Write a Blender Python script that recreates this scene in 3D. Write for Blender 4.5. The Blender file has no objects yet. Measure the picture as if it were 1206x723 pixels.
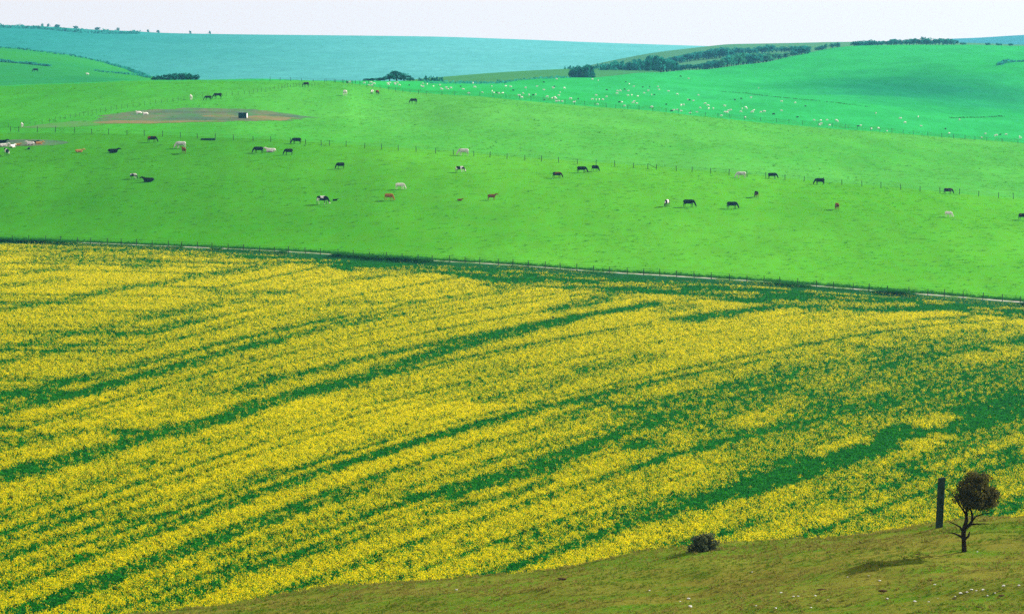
import bpy, bmesh, math, random
import numpy as np
from mathutils import Vector, Matrix

random.seed(7)
RNG = np.random.default_rng(11)
S = bpy.context.scene
COL = S.collection
R = math.radians

# ------------------------------------------------------------------ camera, world, sun, exposure
CAMZ = 60.0
FPX = 4500.0                      # focal length in photograph pixels (photograph 1206 x 723)
PW, PH, V0 = 1206.0, 723.0, 10.0  # V0: eye-level row
PITCH = math.atan((PH / 2 - V0) / FPX)
cam = bpy.data.cameras.new('camera')
cam.sensor_fit = 'HORIZONTAL'
cam.sensor_width = 36.0
cam.lens = 36.0 * FPX / PW
cam.clip_start = 0.5
cam.clip_end = 20000
co = bpy.data.objects.new('camera', cam)
co.location = (0, 0, CAMZ)
co.rotation_euler = (math.pi / 2 - PITCH, 0, 0)
COL.objects.link(co)
S.camera = co

SUN_EL, SUN_AZ = R(27), R(54)     # azimuth clockwise from +Y (the view direction)
W = bpy.data.worlds.new('World')
S.world = W
W.use_nodes = True
wn = W.node_tree
wn.nodes.clear()
sky = wn.nodes.new('ShaderNodeTexSky')
sky.sky_type = 'NISHITA'
sky.sun_disc = False
sky.sun_elevation = SUN_EL
sky.sun_rotation = SUN_AZ
sky.air_density = 1.0
sky.dust_density = 1.6
sky.ozone_density = 1.5
veil = wn.nodes.new('ShaderNodeMixRGB')      # thin, even high cloud over the whole sky
veil.inputs[0].default_value = 0.74
veil.inputs[2].default_value = (8.7, 7.3, 7.1, 1)
bg = wn.nodes.new('ShaderNodeBackground')
bg.inputs[1].default_value = 0.05
wo = wn.nodes.new('ShaderNodeOutputWorld')
wn.links.new(sky.outputs[0], veil.inputs[1])
wn.links.new(veil.outputs[0], bg.inputs[0])
wn.links.new(bg.outputs[0], wo.inputs[0])

sl = bpy.data.lights.new('sun', 'SUN')
sl.energy = 4.6
sl.angle = R(0.53)
sl.color = (1.0, 0.93, 0.80)
so = bpy.data.objects.new('sun', sl)
tosun = Vector((math.sin(SUN_AZ) * math.cos(SUN_EL), math.cos(SUN_AZ) * math.cos(SUN_EL), math.sin(SUN_EL)))
so.rotation_euler = tosun.to_track_quat('Z', 'Y').to_euler()
so.location = (200, 100, 400)
COL.objects.link(so)

S.view_settings.view_transform = 'Standard'
S.view_settings.look = 'None'
S.view_settings.gamma = 1
S.view_settings.exposure = 1.55
S.render.engine = 'CYCLES'
S.cycles.max_bounces = 5
S.cycles.diffuse_bounces = 2
S.cycles.volume_bounces = 1
S.cycles.transparent_max_bounces = 4
S.cycles.use_denoising = False
HAZE_DENSITY = 5.6e-5
HAZE_COLOR = (0.15, 0.58, 1.0)

# ------------------------------------------------------------------ small helpers
def tag(o, label=None, cat=None, group=None, kind=None):
    if label: o['label'] = label
    if cat: o['category'] = cat
    if group: o['group'] = group
    if kind: o['kind'] = kind
    return o

def link(name, me, parent=None, mats=None):
    o = bpy.data.objects.new(name, me)
    COL.objects.link(o)
    if parent: o.parent = parent
    if mats:
        me.materials.clear()
        for m in mats: me.materials.append(m)
    return o

def empty(name, loc, rz=0):
    o = bpy.data.objects.new(name, None)
    o.empty_display_size = 0.3
    o.location = loc
    o.rotation_euler = (0, 0, rz)
    COL.objects.link(o)
    return o

def np_mesh(name, V, F, smooth=False):
    """V n x 3; F m x k (all faces with the same number of corners)"""
    V = np.asarray(V, dtype=np.float32); F = np.asarray(F, dtype=np.int32)
    me = bpy.data.meshes.new(name)
    n, k = F.shape
    me.vertices.add(len(V)); me.vertices.foreach_set('co', V.ravel())
    me.loops.add(n * k); me.loops.foreach_set('vertex_index', F.ravel())
    me.polygons.add(n)
    me.polygons.foreach_set('loop_start', np.arange(0, n * k, k, dtype=np.int32))
    me.polygons.foreach_set('loop_total', np.full(n, k, dtype=np.int32))
    me.update(calc_edges=True)
    me.validate()
    if smooth:
        me.polygons.foreach_set('use_smooth', np.ones(n, dtype=bool))
    return me

class VN:
    """tileable value noise in 2-D"""
    def __init__(self, seed, n=256):
        self.t = np.random.default_rng(seed).random((n, n)); self.n = n
    def __call__(self, x, y):
        x = np.asarray(x, float); y = np.asarray(y, float)
        xi = np.floor(x).astype(int); yi = np.floor(y).astype(int)
        fx = x - xi; fy = y - yi
        fx = fx * fx * (3 - 2 * fx); fy = fy * fy * (3 - 2 * fy)
        n = self.n
        a = self.t[xi % n, yi % n]; b = self.t[(xi + 1) % n, yi % n]
        c = self.t[xi % n, (yi + 1) % n]; d = self.t[(xi + 1) % n, (yi + 1) % n]
        return a * (1 - fx) * (1 - fy) + b * fx * (1 - fy) + c * (1 - fx) * fy + d * fx * fy
N1, N2, N3, N4, N5 = VN(1), VN(2), VN(3), VN(4), VN(5)

def pchip(x, y, xq):
    """monotone cubic through (x,y), 1-D; clamps outside"""
    x = np.asarray(x, float); y = np.asarray(y, float); xq = np.asarray(xq, float)
    h = np.diff(x); dl = np.diff(y) / h
    m = np.zeros_like(y)
    w1 = 2 * h[1:] + h[:-1]; w2 = h[1:] + 2 * h[:-1]
    same = dl[1:] * dl[:-1] > 0
    with np.errstate(divide='ignore', invalid='ignore'):
        hm = (w1 + w2) / (w1 / dl[:-1] + w2 / dl[1:])
    m[1:-1] = np.where(same, hm, 0)
    m[0] = dl[0]; m[-1] = dl[-1]
    q = np.clip(xq, x[0], x[-1])
    i = np.clip(np.searchsorted(x, q, side='right') - 1, 0, len(h) - 1)
    t = (q - x[i]) / h[i]
    return ((2*t**3 - 3*t**2 + 1) * y[i] + (t**3 - 2*t**2 + t) * h[i] * m[i]
            + (-2*t**3 + 3*t**2) * y[i+1] + (t**3 - t**2) * h[i] * m[i+1])

SP, CP = math.sin(PITCH), math.cos(PITCH)
def ray(u, v):
    """direction of the sight line of photograph position (u,v), scaled to 1 m forward"""
    xs = (np.asarray(u, float) - PW / 2) / FPX
    ys = -(np.asarray(v, float) - PH / 2) / FPX
    wy = CP + ys * SP
    return xs / wy, (-SP + ys * CP) / wy

# ------------------------------------------------------------------ terrain: measured ridge and field lines
Y0 = 100.0
UQ = np.linspace(-1500, 2700, 421)
def prof(us, vals):
    return pchip(us, vals, UQ)

class Sheet:
    """a piece of country: a row of cross-lines (distance, row or drop below the eye), each measured along the picture width"""
    def __init__(self, nodes, amax=0.32, na=430, ys=None, bump=None):
        A = np.linspace(-amax, amax, na)
        D, Z = [], []
        for d, kind, val in nodes:
            d = np.broadcast_to(np.asarray(d, float), UQ.shape)
            if kind == 'v':
                ax, az = ray(UQ, val)
                z = CAMZ + az * d
            else:
                ax, _ = ray(UQ, 10 + FPX * np.asarray(val) / np.maximum(d, 60) + 0 * UQ)
                z = CAMZ - np.asarray(val) + 0 * UQ
            X = ax * d
            a = X / (d + Y0)
            if d[0] < 1:                       # at the viewer: spread evenly
                a = np.linspace(-amax * 1.2, amax * 1.2, len(UQ))
            D.append(np.interp(A, a, d)); Z.append(np.interp(A, a, z))
        self.A, self.D, self.Z = A, np.array(D), np.array(Z)
        self.Y = ys
        self.bump = bump
        self.T = np.array([pchip(self.D[:, i], self.Z[:, i], ys) for i in range(na)])   # na x ny
    def z(self, X, Y):
        X = np.asarray(X, float); Y = np.asarray(Y, float)
        a = X / (Y + Y0)
        fa = np.clip((a - self.A[0]) / (self.A[1] - self.A[0]), 0, len(self.A) - 1.001)
        ia = fa.astype(int); fa = fa - ia
        iy = np.clip(np.searchsorted(self.Y, Y, side='right') - 1, 0, len(self.Y) - 2)
        fy = np.clip((Y - self.Y[iy]) / (self.Y[iy + 1] - self.Y[iy]), 0, 1)
        T = self.T
        z = (T[ia, iy] * (1 - fa) * (1 - fy) + T[ia + 1, iy] * fa * (1 - fy)
             + T[ia, iy + 1] * (1 - fa) * fy + T[ia + 1, iy + 1] * fa * fy)
        if self.bump is not None: z = z + self.bump(X, Y)
        return z
    def line(self, k, a):
        return np.interp(a, self.A, self.D[k])
    def strip(self, name, lo, hi, ny, mat, amin=None, amax=None, step=1, power=1.0, dlo=0.0, dhi=0.0):
        """the ground between two cross-lines (fractional line numbers allowed) as one mesh"""
        A = self.A[::step]
        if amin is not None: A = A[(A >= amin) & (A <= amax)]
        def at(k, A):
            k0 = int(math.floor(k)); f = k - k0
            d = self.line(k0, A)
            return d if f == 0 else d * (1 - f) + self.line(k0 + 1, A) * f
        d0, d1 = at(lo, A) + dlo, at(hi, A) + dhi
        t = np.linspace(0, 1, ny) ** power
        Yg = d0[:, None] * (1 - t) + d1[:, None] * t
        Xg = A[:, None] * (Yg + Y0)
        Zg = self.z(Xg, Yg)
        V = np.stack([Xg, Yg, Zg], -1).reshape(-1, 3)
        n = len(A)
        i, j = np.meshgrid(np.arange(n - 1), np.arange(ny - 1), indexing='ij')
        a0 = (i * ny + j).ravel()
        F = np.stack([a0, a0 + ny, a0 + ny + 1, a0 + 1], -1)
        o = link(name, np_mesh(name, V, F, True), mats=[mat])
        tag(o, kind='structure')
        return o
    def hit(self, u, v, ymin=90, ymax=3500):
        """the first ground point met along a sight line"""
        ax, az = ray(u, v)
        Ys = np.geomspace(ymin, ymax, 5000)
        g = self.z(ax * Ys, Ys) - (CAMZ + az * Ys)
        idx = np.nonzero(g >= 0)[0]
        if len(idx) == 0:
            i = int(np.argmax(g))
            y = Ys[i]
        else:
            i = idx[0]
            y = Ys[i] if i == 0 else Ys[i-1] + (Ys[i] - Ys[i-1]) * (-g[i-1]) / (g[i] - g[i-1])
        x = float(ax * y)
        return Vector((x, float(y), float(self.z(x, y))))

# --- main sheet: near hillside, rape field, track, two pastures, sheep pasture
vc = prof([-1500, -300, 0, 200, 500, 830, 1206, 1700, 2700], [805, 780, 752, 727, 691, 657, 620, 598, 588])
Hc = 152 * (vc - 10) / FPX
trd = prof([-1500, 0, 1206, 2700], [760, 690, 600, 540])
trv = prof([-1500, 0, 100, 200, 300, 400, 500, 600, 700, 800, 900, 1000, 1100, 1206, 2700],
           [270, 283, 286.3, 290.8, 295.8, 301, 307, 312.5, 320, 326, 332.5, 340.5, 348, 356.5, 420])
f1d = prof([-1500, 0, 1206, 2700], [930, 860, 790, 740])
f1v = prof([-1500, 0, 100, 200, 300, 400, 500, 600, 700, 800, 900, 1000, 1100, 1206, 2700],
           [150, 154.5, 157, 161, 166, 172, 179.3, 187, 194.3, 201.5, 209.5, 218, 226.3, 235, 320])
crd = prof([-1500, 0, 400, 500, 600, 700, 800, 900, 1000, 1206, 2700], [1080, 1130, 1180, 1250, 1400, 1550, 1700, 1850, 2000, 2100, 2200])
crv = prof([-1500, -300, 0, 100, 175, 300, 400, 440, 500, 560, 600, 650, 700, 740, 800, 830, 880, 950, 990, 1060, 1130, 1206, 1500, 2700],
           [130, 116, 104, 98.5, 94.3, 94.3, 97, 97.5, 98, 98.3, 96, 92.5, 91, 87, 84, 83, 77, 63, 56.5, 53, 52.5, 54, 56, 60])
f2d = np.where(UQ < 380, crd - 2, 0) + np.where(UQ >= 380, prof([-1500, 380, 470, 600, 800, 1206, 2700], [1176, 1176, 1145, 1100, 1075, 1040, 1000]), 0)
f2v = np.where(UQ < 380, crv + 0.25, prof([-1500, 380, 440, 500, 560, 620, 700, 800, 900, 1020, 1120, 1206, 2700],
                                       [97.1, 97.05, 103.5, 108.5, 112.5, 117.5, 125.5, 134, 143.3, 153.5, 163, 170, 260]))
Hcr = crd * (crv - 10) / FPX
f2d = np.minimum(f2d, crd - 2)
wb = np.clip((UQ - 400) / 170, 0, 1); wb = wb * wb * (3 - 2 * wb)
f2v = (1 - wb) * (10 + FPX * (Hcr + .0215 * (crd - f2d)) / f2d) + wb * f2v
H2 = f2d * (f2v - 10) / FPX
dev1 = prof([-1500, 800, 900, 1000, 1100, 1206, 2700], [0, 0, 0.3, 1.6, 2.6, 3.2, 3])
dev2 = prof([-1500, 760, 860, 950, 1030, 1110, 1206, 1500, 2700], [0, 0, 1.0, 3.2, 2.6, -1.0, -4.2, -9, -9])
slope = Hc / 152
rl = lambda h0, h1: prof([-1500, 0, 1206, 2700], [h0, h0, h1, h1])
def ycat(*segs):
    out = []
    for a, b, s in segs: out.append(np.arange(a, b, s))
    return np.concatenate(out)
def hill_bump(X, Y):
    w = np.clip((Y - 60) / 30, 0, 1) * np.clip((215 - Y) / 40, 0, 1)
    b = (N1(X / 6.5, Y / 5.0) - .5) * 0.55 + (N2(X / 1.9, Y / 1.7) - .5) * 0.26 + (N3(X / .7, Y / .6) - .5) * 0.10
    w2 = np.clip((Y - 640) / 120, 0, 1)
    return b * w + w2 * ((N4(X / 38, Y / 60) - .5) * 1.3 + (N5(X / 13, Y / 22) - .5) * 0.35)
MAIN = Sheet([
    (-20 + 0 * UQ, 'H', 1.2 + 0 * UQ),            # 0
    (0.5 + 0 * UQ, 'H', 1.75 + 0 * UQ),           # 1
    (60 + 0 * UQ, 'H', Hc - 8.8),                 # 2
    (100 + 0 * UQ, 'H', Hc - 2.7),                # 3
    (125 + 0 * UQ, 'H', Hc - 0.75),               # 4
    (152 + 0 * UQ, 'H', Hc),                      # 5 crest of the near hillside
    (166 + 0 * UQ, 'H', Hc + 14 * (slope + .05)), # 6
    (206 + 0 * UQ, 'H', rl(35.8, 36.3)),          # 7 lower edge of the rape
    (350 + 0 * UQ, 'H', rl(38.4, 40.6)),          # 8
    (500 + 0 * UQ, 'H', rl(40.4, 44.0)),          # 9
    (trd - 9, 'H', trd * (trv - 10) / FPX + .75),  # 10 foot of the bank under the track
    (trd, 'v', trv),                              # 11 near edge of the track
    (trd + 1.6, 'H', trd * (trv - 10) / FPX - .08),  # 11 far edge of the track
    (f1d, 'v', f1v),                              # 12 wire fence across the pasture
    (f2d, 'v', f2v),                              # 13 sheep fence
    (f2d + .3 * (crd - f2d), 'H', H2 + .3 * (Hcr - H2) + dev1),   # 14
    (f2d + .6 * (crd - f2d), 'H', H2 + .6 * (Hcr - H2) + dev2),   # 15
    (crd, 'v', crv),                              # 16 crest
    (crd + 120, 'H', Hcr + 5),                    # 17
    (crd + 330, 'H', Hcr + 17),                   # 18
], ys=ycat((-20, 60, 4), (60, 240, 1), (240, 900, 2), (900, 2900, 5)), bump=hill_bump)

# --- far country, one sheet per ridge
def flat(v): return v + 0 * UQ
gv = prof([-1500, -300, 0, 50, 100, 150, 178, 215, 260, 2700], [30, 42, 55.5, 60.5, 68, 80.5, 92.5, 101, 110, 130])
SPUR = Sheet([(flat(1420), 'H', prof([-1500, 0, 178, 260, 2700], [38, 38, 40, 45, 60])), (flat(1650), 'v', prof([-1500, -300, 0, 100, 178, 215, 260, 2700], [80, 85, 90, 90, 95, 103, 112, 132])),
              (flat(2050), 'v', gv), (flat(2130), 'H', 2130 * (gv - 10) / FPX + 5), (flat(2300), 'H', 2300 * (gv - 10) / FPX + 22)],
             na=260, amax=0.28, ys=ycat((1400, 2320, 8)))
bv = prof([-1500, 380, 440, 480, 540, 600, 650, 700, 760, 820, 2700], [125, 112, 99.5, 94.7, 89.3, 84.8, 82.2, 80.5, 80, 90, 140])
BANK = Sheet([(flat(1480), 'H', 1480 * (bv - 10) / FPX + 12), (flat(1640), 'H', 1640 * (bv + 9 - 10) / FPX), (flat(1800), 'v', bv), (flat(1870), 'H', 1870 * (bv - 10) / FPX + 5), (flat(2000), 'H', 2000 * (bv - 10) / FPX + 16)],
             na=200, amax=0.12, ys=ycat((1470, 2010, 6)))
sv = prof([-1500, -300, 0, 50, 75, 100, 150, 200, 250, 300, 400, 500, 600, 700, 800, 860, 1000, 2700],
          [20, 25, 29.8, 31.3, 32.8, 34.6, 36.8, 39.3, 40.3, 41.0, 42.0, 43.2, 46.2, 50.2, 53.6, 55.5, 62, 75])
FAR = Sheet([(flat(2080), 'H', flat(50)), (flat(2300), 'v', prof([-1500, 0, 400, 600, 800, 2700], [104, 104, 104, 100, 96, 110])),
             (flat(2850), 'v', prof([-1500, 0, 200, 400, 600, 800, 1000, 2700], [58, 58, 66, 68, 70, 72, 80, 95])), (flat(3500), 'v', sv), (flat(3600), 'H', 3600 * (sv - 10) / FPX + 4), (flat(3800), 'H', 3800 * (sv - 10) / FPX + 18)],
            na=320, amax=0.26, ys=ycat((2050, 3820, 10)))
wv = prof([-1500, 560, 640, 700, 770, 830, 860, 900, 950, 985, 1060, 1130, 1206, 1500, 2700], [170, 120, 90, 76, 62.5, 55.3, 52.3, 51.6, 50.6, 49.8, 49.5, 50.5, 53, 60, 80])
WOOD = Sheet([(flat(1950), 'H', prof([-1500, 600, 800, 950, 2700], [50, 44, 34, 30, 30])), (flat(2150), 'v', prof([-1500, 640, 700, 760, 800, 860, 900, 950, 1000, 1130, 2700], [180, 115, 90, 82, 75, 70, 66.5, 63.5, 61, 60, 70])),
              (flat(2700), 'v', wv), (flat(2800), 'H', 2800 * (wv - 10) / FPX + 5), (flat(3000), 'H', 3000 * (wv - 10) / FPX + 18)],
             na=220, amax=0.24, ys=ycat((1930, 3020, 8)))
jv = prof([-1500, 1000, 1090, 1110, 1150, 1206, 1400, 2700], [130, 70, 49, 46.5, 44.8, 41.5, 36, 30])
BLUE = Sheet([(flat(3500), 'H', flat(52)), (flat(4600), 'v', jv), (flat(4700), 'H', 4700 * (jv - 10) / FPX + 5), (flat(4950), 'H', 4950 * (jv - 10) / FPX + 22)],
             na=160, amax=0.26, ys=ycat((3480, 4960, 12)))

# ------------------------------------------------------------------ materials
def new_mat(name):
    m = bpy.data.materials.new(name); m.use_nodes = True
    nt = m.node_tree
    b = nt.nodes.get('Principled BSDF')
    b.inputs['Roughness'].default_value = 0.85
    b.inputs['Specular IOR Level'].default_value = 0.0
    return m, nt, b

def noise(nt, scale, detail=4, rough=.6, vec=None):
    n = nt.nodes.new('ShaderNodeTexNoise')
    n.inputs['Scale'].default_value = scale; n.inputs['Detail'].default_value = detail
    n.inputs['Roughness'].default_value = rough
    if vec is not None: nt.links.new(vec, n.inputs['Vector'])
    return n.outputs['Fac']

def ramp(nt, fac, stops):
    r = nt.nodes.new('ShaderNodeValToRGB')
    e = r.color_ramp.elements
    while len(e) < len(stops): e.new(0.5)
    for el, (p, c) in zip(e, stops):
        el.position = p; el.color = (*c, 1) if len(c) == 3 else c
    nt.links.new(fac, r.inputs[0])
    return r.outputs[0]

def mix(nt, fac, a, b, blend='MIX'):
    m = nt.nodes.new('ShaderNodeMixRGB'); m.blend_type = blend
    for s, v in ((m.inputs[0], fac), (m.inputs[1], a), (m.inputs[2], b)):
        if isinstance(v, (int, float)): s.default_value = v
        elif isinstance(v, tuple): s.default_value = (*v, 1)
        else: nt.links.new(v, s)
    return m.outputs[0]

def obj_coord(nt, scale=(1, 1, 1), rot=0):
    t = nt.nodes.new('ShaderNodeTexCoord')
    mp = nt.nodes.new('ShaderNodeMapping')
    mp.inputs['Scale'].default_value = scale
    mp.inputs['Rotation'].default_value = (0, 0, rot)
    nt.links.new(t.outputs['Object'], mp.inputs[0])
    return mp.outputs[0]

def bump(nt, b, fac, strength, dist):
    bn = nt.nodes.new('ShaderNodeBump')
    bn.inputs['Strength'].default_value = strength; bn.inputs['Distance'].default_value = dist
    nt.links.new(fac, bn.inputs['Height']); nt.links.new(bn.outputs[0], b.inputs['Normal'])

def sward(name, c1, c2, c3, fine=1.6, big=0.018, blotch=(0.5, .62), rot=0.0, streak=(1, 1, 1), bumpd=.12, left_shade=None, hollow=False):
    """grassland: broad drifts of two greens, tufty fine grain of a third"""
    m, nt, b = new_mat(name)
    v = obj_coord(nt); vs = obj_coord(nt, streak, rot)
    broad = ramp(nt, noise(nt, big, 5, .55, v), [(.35, (0, 0, 0)), (.68, (1, 1, 1))])
    col = mix(nt, broad, c1, c2)
    grain = ramp(nt, noise(nt, fine, 3, .7, vs), [(blotch[0] - .12, (1, 1, 1)), (blotch[1], (0, 0, 0))])
    col = mix(nt, mix(nt, 0.5, grain, (0, 0, 0)), col, c3)
    spots = ramp(nt, noise(nt, .55, 6, .8, v), [(.62, (0, 0, 0)), (.74, (1, 1, 1))])
    col = mix(nt, mix(nt, 0.55, (0, 0, 0), spots), col, c3)
    mott = noise(nt, .09, 6, .65, vs)
    col = mix(nt, .55, col, mix(nt, 1.0, col, ramp(nt, mott, [(.32, (.74, .77, .74)), (.68, (1.22, 1.18, 1.12))]), 'MULTIPLY'))
    if left_shade:            # left end painted darker, in place of weaker light and haze there
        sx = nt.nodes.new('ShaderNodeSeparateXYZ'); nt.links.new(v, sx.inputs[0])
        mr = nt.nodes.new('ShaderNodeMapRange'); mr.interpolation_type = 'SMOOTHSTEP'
        mr.inputs[1].default_value, mr.inputs[2].default_value = left_shade[0], left_shade[1]
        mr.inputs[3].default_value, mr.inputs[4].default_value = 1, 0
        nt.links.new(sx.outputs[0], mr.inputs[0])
        col = mix(nt, mr.outputs[0], col, mix(nt, 1.0, col, left_shade[2], 'MULTIPLY'))
    if hollow:         # shade of the hollow's slope painted in as darker, bluer green
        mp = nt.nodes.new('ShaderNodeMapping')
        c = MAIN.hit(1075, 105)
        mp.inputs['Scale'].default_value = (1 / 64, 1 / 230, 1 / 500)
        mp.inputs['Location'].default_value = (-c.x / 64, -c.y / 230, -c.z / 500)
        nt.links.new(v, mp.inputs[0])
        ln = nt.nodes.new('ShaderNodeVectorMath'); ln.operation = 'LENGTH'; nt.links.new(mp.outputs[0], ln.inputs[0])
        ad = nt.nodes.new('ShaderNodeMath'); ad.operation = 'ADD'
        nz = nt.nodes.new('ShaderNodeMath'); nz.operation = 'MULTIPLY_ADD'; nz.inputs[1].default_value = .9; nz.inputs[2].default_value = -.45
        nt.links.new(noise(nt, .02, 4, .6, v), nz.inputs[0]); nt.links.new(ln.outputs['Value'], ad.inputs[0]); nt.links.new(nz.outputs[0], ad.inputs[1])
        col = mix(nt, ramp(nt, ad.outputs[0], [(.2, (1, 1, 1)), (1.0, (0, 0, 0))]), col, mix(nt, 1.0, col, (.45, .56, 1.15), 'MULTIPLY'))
    nt.links.new(col, b.inputs['Base Color'])
    bump(nt, b, noise(nt, fine * .8, 4, .7, v), .55, bumpd)
    return m

M_hill = None
def hill_material():
    m, nt, b = new_mat('downland turf')
    v = obj_coord(nt)
    st = obj_coord(nt, (.32, 1, 1), .12)
    c = mix(nt, ramp(nt, noise(nt, .13, 5, .6, st), [(.36, (0, 0, 0)), (.62, (1, 1, 1))]), (.068, .118, .010), (.118, .122, .018))
    c = mix(nt, ramp(nt, noise(nt, .8, 5, .7, st), [(.46, (0, 0, 0)), (.66, (1, 1, 1))]), c, (.050, .130, .006))
    c = mix(nt, ramp(nt, noise(nt, 1.7, 5, .75, st), [(.56, (0, 0, 0)), (.70, (1, 1, 1))]), c, (.030, .040, .003))
    c = mix(nt, ramp(nt, noise(nt, 6, 4, .7, v), [(.5, (0, 0, 0)), (.75, (.8, .8, .8))]), c, (.18, .16, .03))
    nt.links.new(c, b.inputs['Base Color'])
    bump(nt, b, noise(nt, 7, 6, .75, v), .8, .08)
    return m
M_hill = hill_material()
M_soil = sward('crop floor', (.010, .07, .016), (.012, .085, .02), (.006, .04, .01), fine=2.0)
M_track, nt, b = new_mat('chalk track')
cc = mix(nt, ramp(nt, noise(nt, .35, 4, .6, obj_coord(nt)), [(.36, (0, 0, 0)), (.60, (1, 1, 1))]), (.32, .31, .27), (.08, .15, .035))
nt.links.new(cc, b.inputs['Base Color'])
M_past = sward('grazed pasture', (.044, .222, .009), (.060, .258, .016), (.058, .192, .010), fine=.55, big=.012, left_shade=(-85, 25, (.55, .72, .55)), streak=(1, .16, 1))
M_upper = sward('upper pasture', (.038, .225, .022), (.056, .25, .034), (.054, .20, .024), fine=.5, big=.010, left_shade=(-140, -10, (.6, .86, .5)), streak=(1, .16, 1))
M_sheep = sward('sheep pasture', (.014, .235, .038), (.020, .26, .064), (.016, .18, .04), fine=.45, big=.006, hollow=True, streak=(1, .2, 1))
M_spur = sward('spur pasture', (.024, .19, .012), (.012, .16, .04), (.02, .12, .02), fine=.4, big=.006)
M_bank = sward('rough bank', (.045, .17, .035), (.035, .15, .05), (.02, .10, .03), fine=.35, big=.01)
M_far = sward('far ground haze tint', (.055, .235, .225), (.075, .265, .265), (.048, .20, .195), fine=.25, big=.004, left_shade=(-420, 20, (.2, .58, .48)), streak=(1, .3, 1))  # blue of distant haze mixed into this ground colour
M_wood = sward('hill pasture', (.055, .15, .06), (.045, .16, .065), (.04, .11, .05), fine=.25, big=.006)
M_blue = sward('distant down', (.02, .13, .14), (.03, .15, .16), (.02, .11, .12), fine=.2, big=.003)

# ------------------------------------------------------------------ ground
MAIN.strip('foreground_hill', 0, 7, 190, M_hill, amin=-.30, amax=.30)
MAIN.strip('rapeseed_field', 7, 11, 170, M_soil)
MAIN.strip('farm_track', 11, 12, 3, M_track)
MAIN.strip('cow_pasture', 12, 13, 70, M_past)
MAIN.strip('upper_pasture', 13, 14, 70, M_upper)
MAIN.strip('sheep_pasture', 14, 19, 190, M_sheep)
SPUR.strip('spur_pasture', 0, 4, 90, M_spur, amax=.0, amin=-.28)
BANK.strip('rough_bank', 0, 4, 60, M_bank)
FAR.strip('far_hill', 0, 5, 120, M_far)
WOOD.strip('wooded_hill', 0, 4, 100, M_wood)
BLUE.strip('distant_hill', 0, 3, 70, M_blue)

def g(u, v, sheet=None, **k):
    return (sheet or MAIN).hit(u, v, **k)

def patch(name, pts, mat, sheet=None, lift=.05, n=26):
    """a flat-lying patch of other ground, outlined by measured points, draped on the terrain with a ragged edge"""
    P = [g(u, v, sheet) for u, v in pts]
    P = np.array([(p.x, p.y) for p in P])
    c = P.mean(0)
    # resample outline
    Q = np.vstack([P, P[:1]])
    seg = np.sqrt(((Q[1:] - Q[:-1]) ** 2).sum(1)); cum = np.r_[0, np.cumsum(seg)]
    t = np.linspace(0, cum[-1], 140, endpoint=False)
    ox = np.interp(t, cum, Q[:, 0]); oy = np.interp(t, cum, Q[:, 1])
    rag = .90 + .2 * N2(ox / 3.1, oy / 4.3) + .06 * RNG.random(len(ox))
    rings = np.linspace(0.0, 1, n)[1:]
    V = [(c[0], c[1])]
    for r_ in rings:
        for x, y, k in zip(ox, oy, rag):
            V.append((c[0] + (x - c[0]) * r_ * (1 + (k - 1) * r_), c[1] + (y - c[1]) * r_ * (1 + (k - 1) * r_)))
    V = np.array(V)
    Z = (sheet or MAIN).z(V[:, 0], V[:, 1]) + lift * (1 - .8 * np.r_[0, np.repeat(rings, 140)])
    bm = bmesh.new()
    vs = [bm.verts.new((x, y, z)) for (x, y), z in zip(V, Z)]
    for j in range(140): bm.faces.new((vs[0], vs[1 + j], vs[1 + (j + 1) % 140]))
    for i in range(len(rings) - 1):
        for j in range(140):
            a, b2 = 1 + i * 140 + j, 1 + i * 140 + (j + 1) % 140
            bm.faces.new((vs[a], vs[a + 140], vs[b2 + 140], vs[b2]))
    bmesh.ops.recalc_face_normals(bm, faces=bm.faces)
    me = bpy.data.meshes.new(name); bm.to_mesh(me); bm.free()
    if me.polygons[0].normal.z < 0: me.flip_normals()
    o = link(name, me, mats=[mat]); tag(o, kind='structure')
    return o

def earth_mat(name, c1, c2, c3):
    m, nt, b = new_mat(name)
    v = obj_coord(nt, (1, .35, 1))
    c = mix(nt, ramp(nt, noise(nt, .12, 5, .65, v), [(.42, (0, 0, 0)), (.58, (1, 1, 1))]), c1, c2)
    c = mix(nt, ramp(nt, noise(nt, .35, 5, .7, v), [(.5, (0, 0, 0)), (.7, (1, 1, 1))]), c, c3)
    nt.links.new(c, b.inputs['Base Color'])
    return m
M_earth = earth_mat('trampled earth', (.050, .105, .055), (.085, .105, .060), (.04, .15, .03))
M_worn = earth_mat('worn turf', (.05, .17, .03), (.065, .14, .05), (.04, .20, .015))
M_tan = earth_mat('bare tan earth', (.145, .115, .055), (.095, .11, .045), (.055, .14, .03))
M_dark = earth_mat('churned dark earth', (.045, .085, .06), (.07, .09, .06), (.05, .11, .04))
patch('trampled_ground', [(108, 144.5), (130, 136), (160, 131), (190, 128.5), (235, 127.5), (290, 129), (330, 133), (366, 138), (350, 141), (320, 142.5), (280, 142.6), (230, 143.5), (170, 145)], M_earth, lift=.10)
patch('bare_earth', [(114, 144.6), (135, 142.2), (165, 142.4), (205, 143.4), (250, 142.8), (258, 143.6), (210, 144.8), (170, 146), (130, 145.8)], M_tan, lift=.2)
patch('bare_earth', [(286, 137.5), (300, 136.3), (325, 137.4), (345, 138.6), (352, 140), (330, 142.4), (300, 142.2), (290, 140)], M_tan, lift=.2)
patch('bare_earth', [(228, 137), (245, 135.8), (262, 135.6), (280, 136.2), (280, 138), (255, 138.3), (235, 138.3)], M_tan, lift=.2)
patch('churned_mud', [(185, 139.7), (215, 138.4), (250, 139), (285, 139.5), (300, 141.3), (270, 141.6), (230, 141.6), (200, 141)], M_dark, lift=.3)
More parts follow.
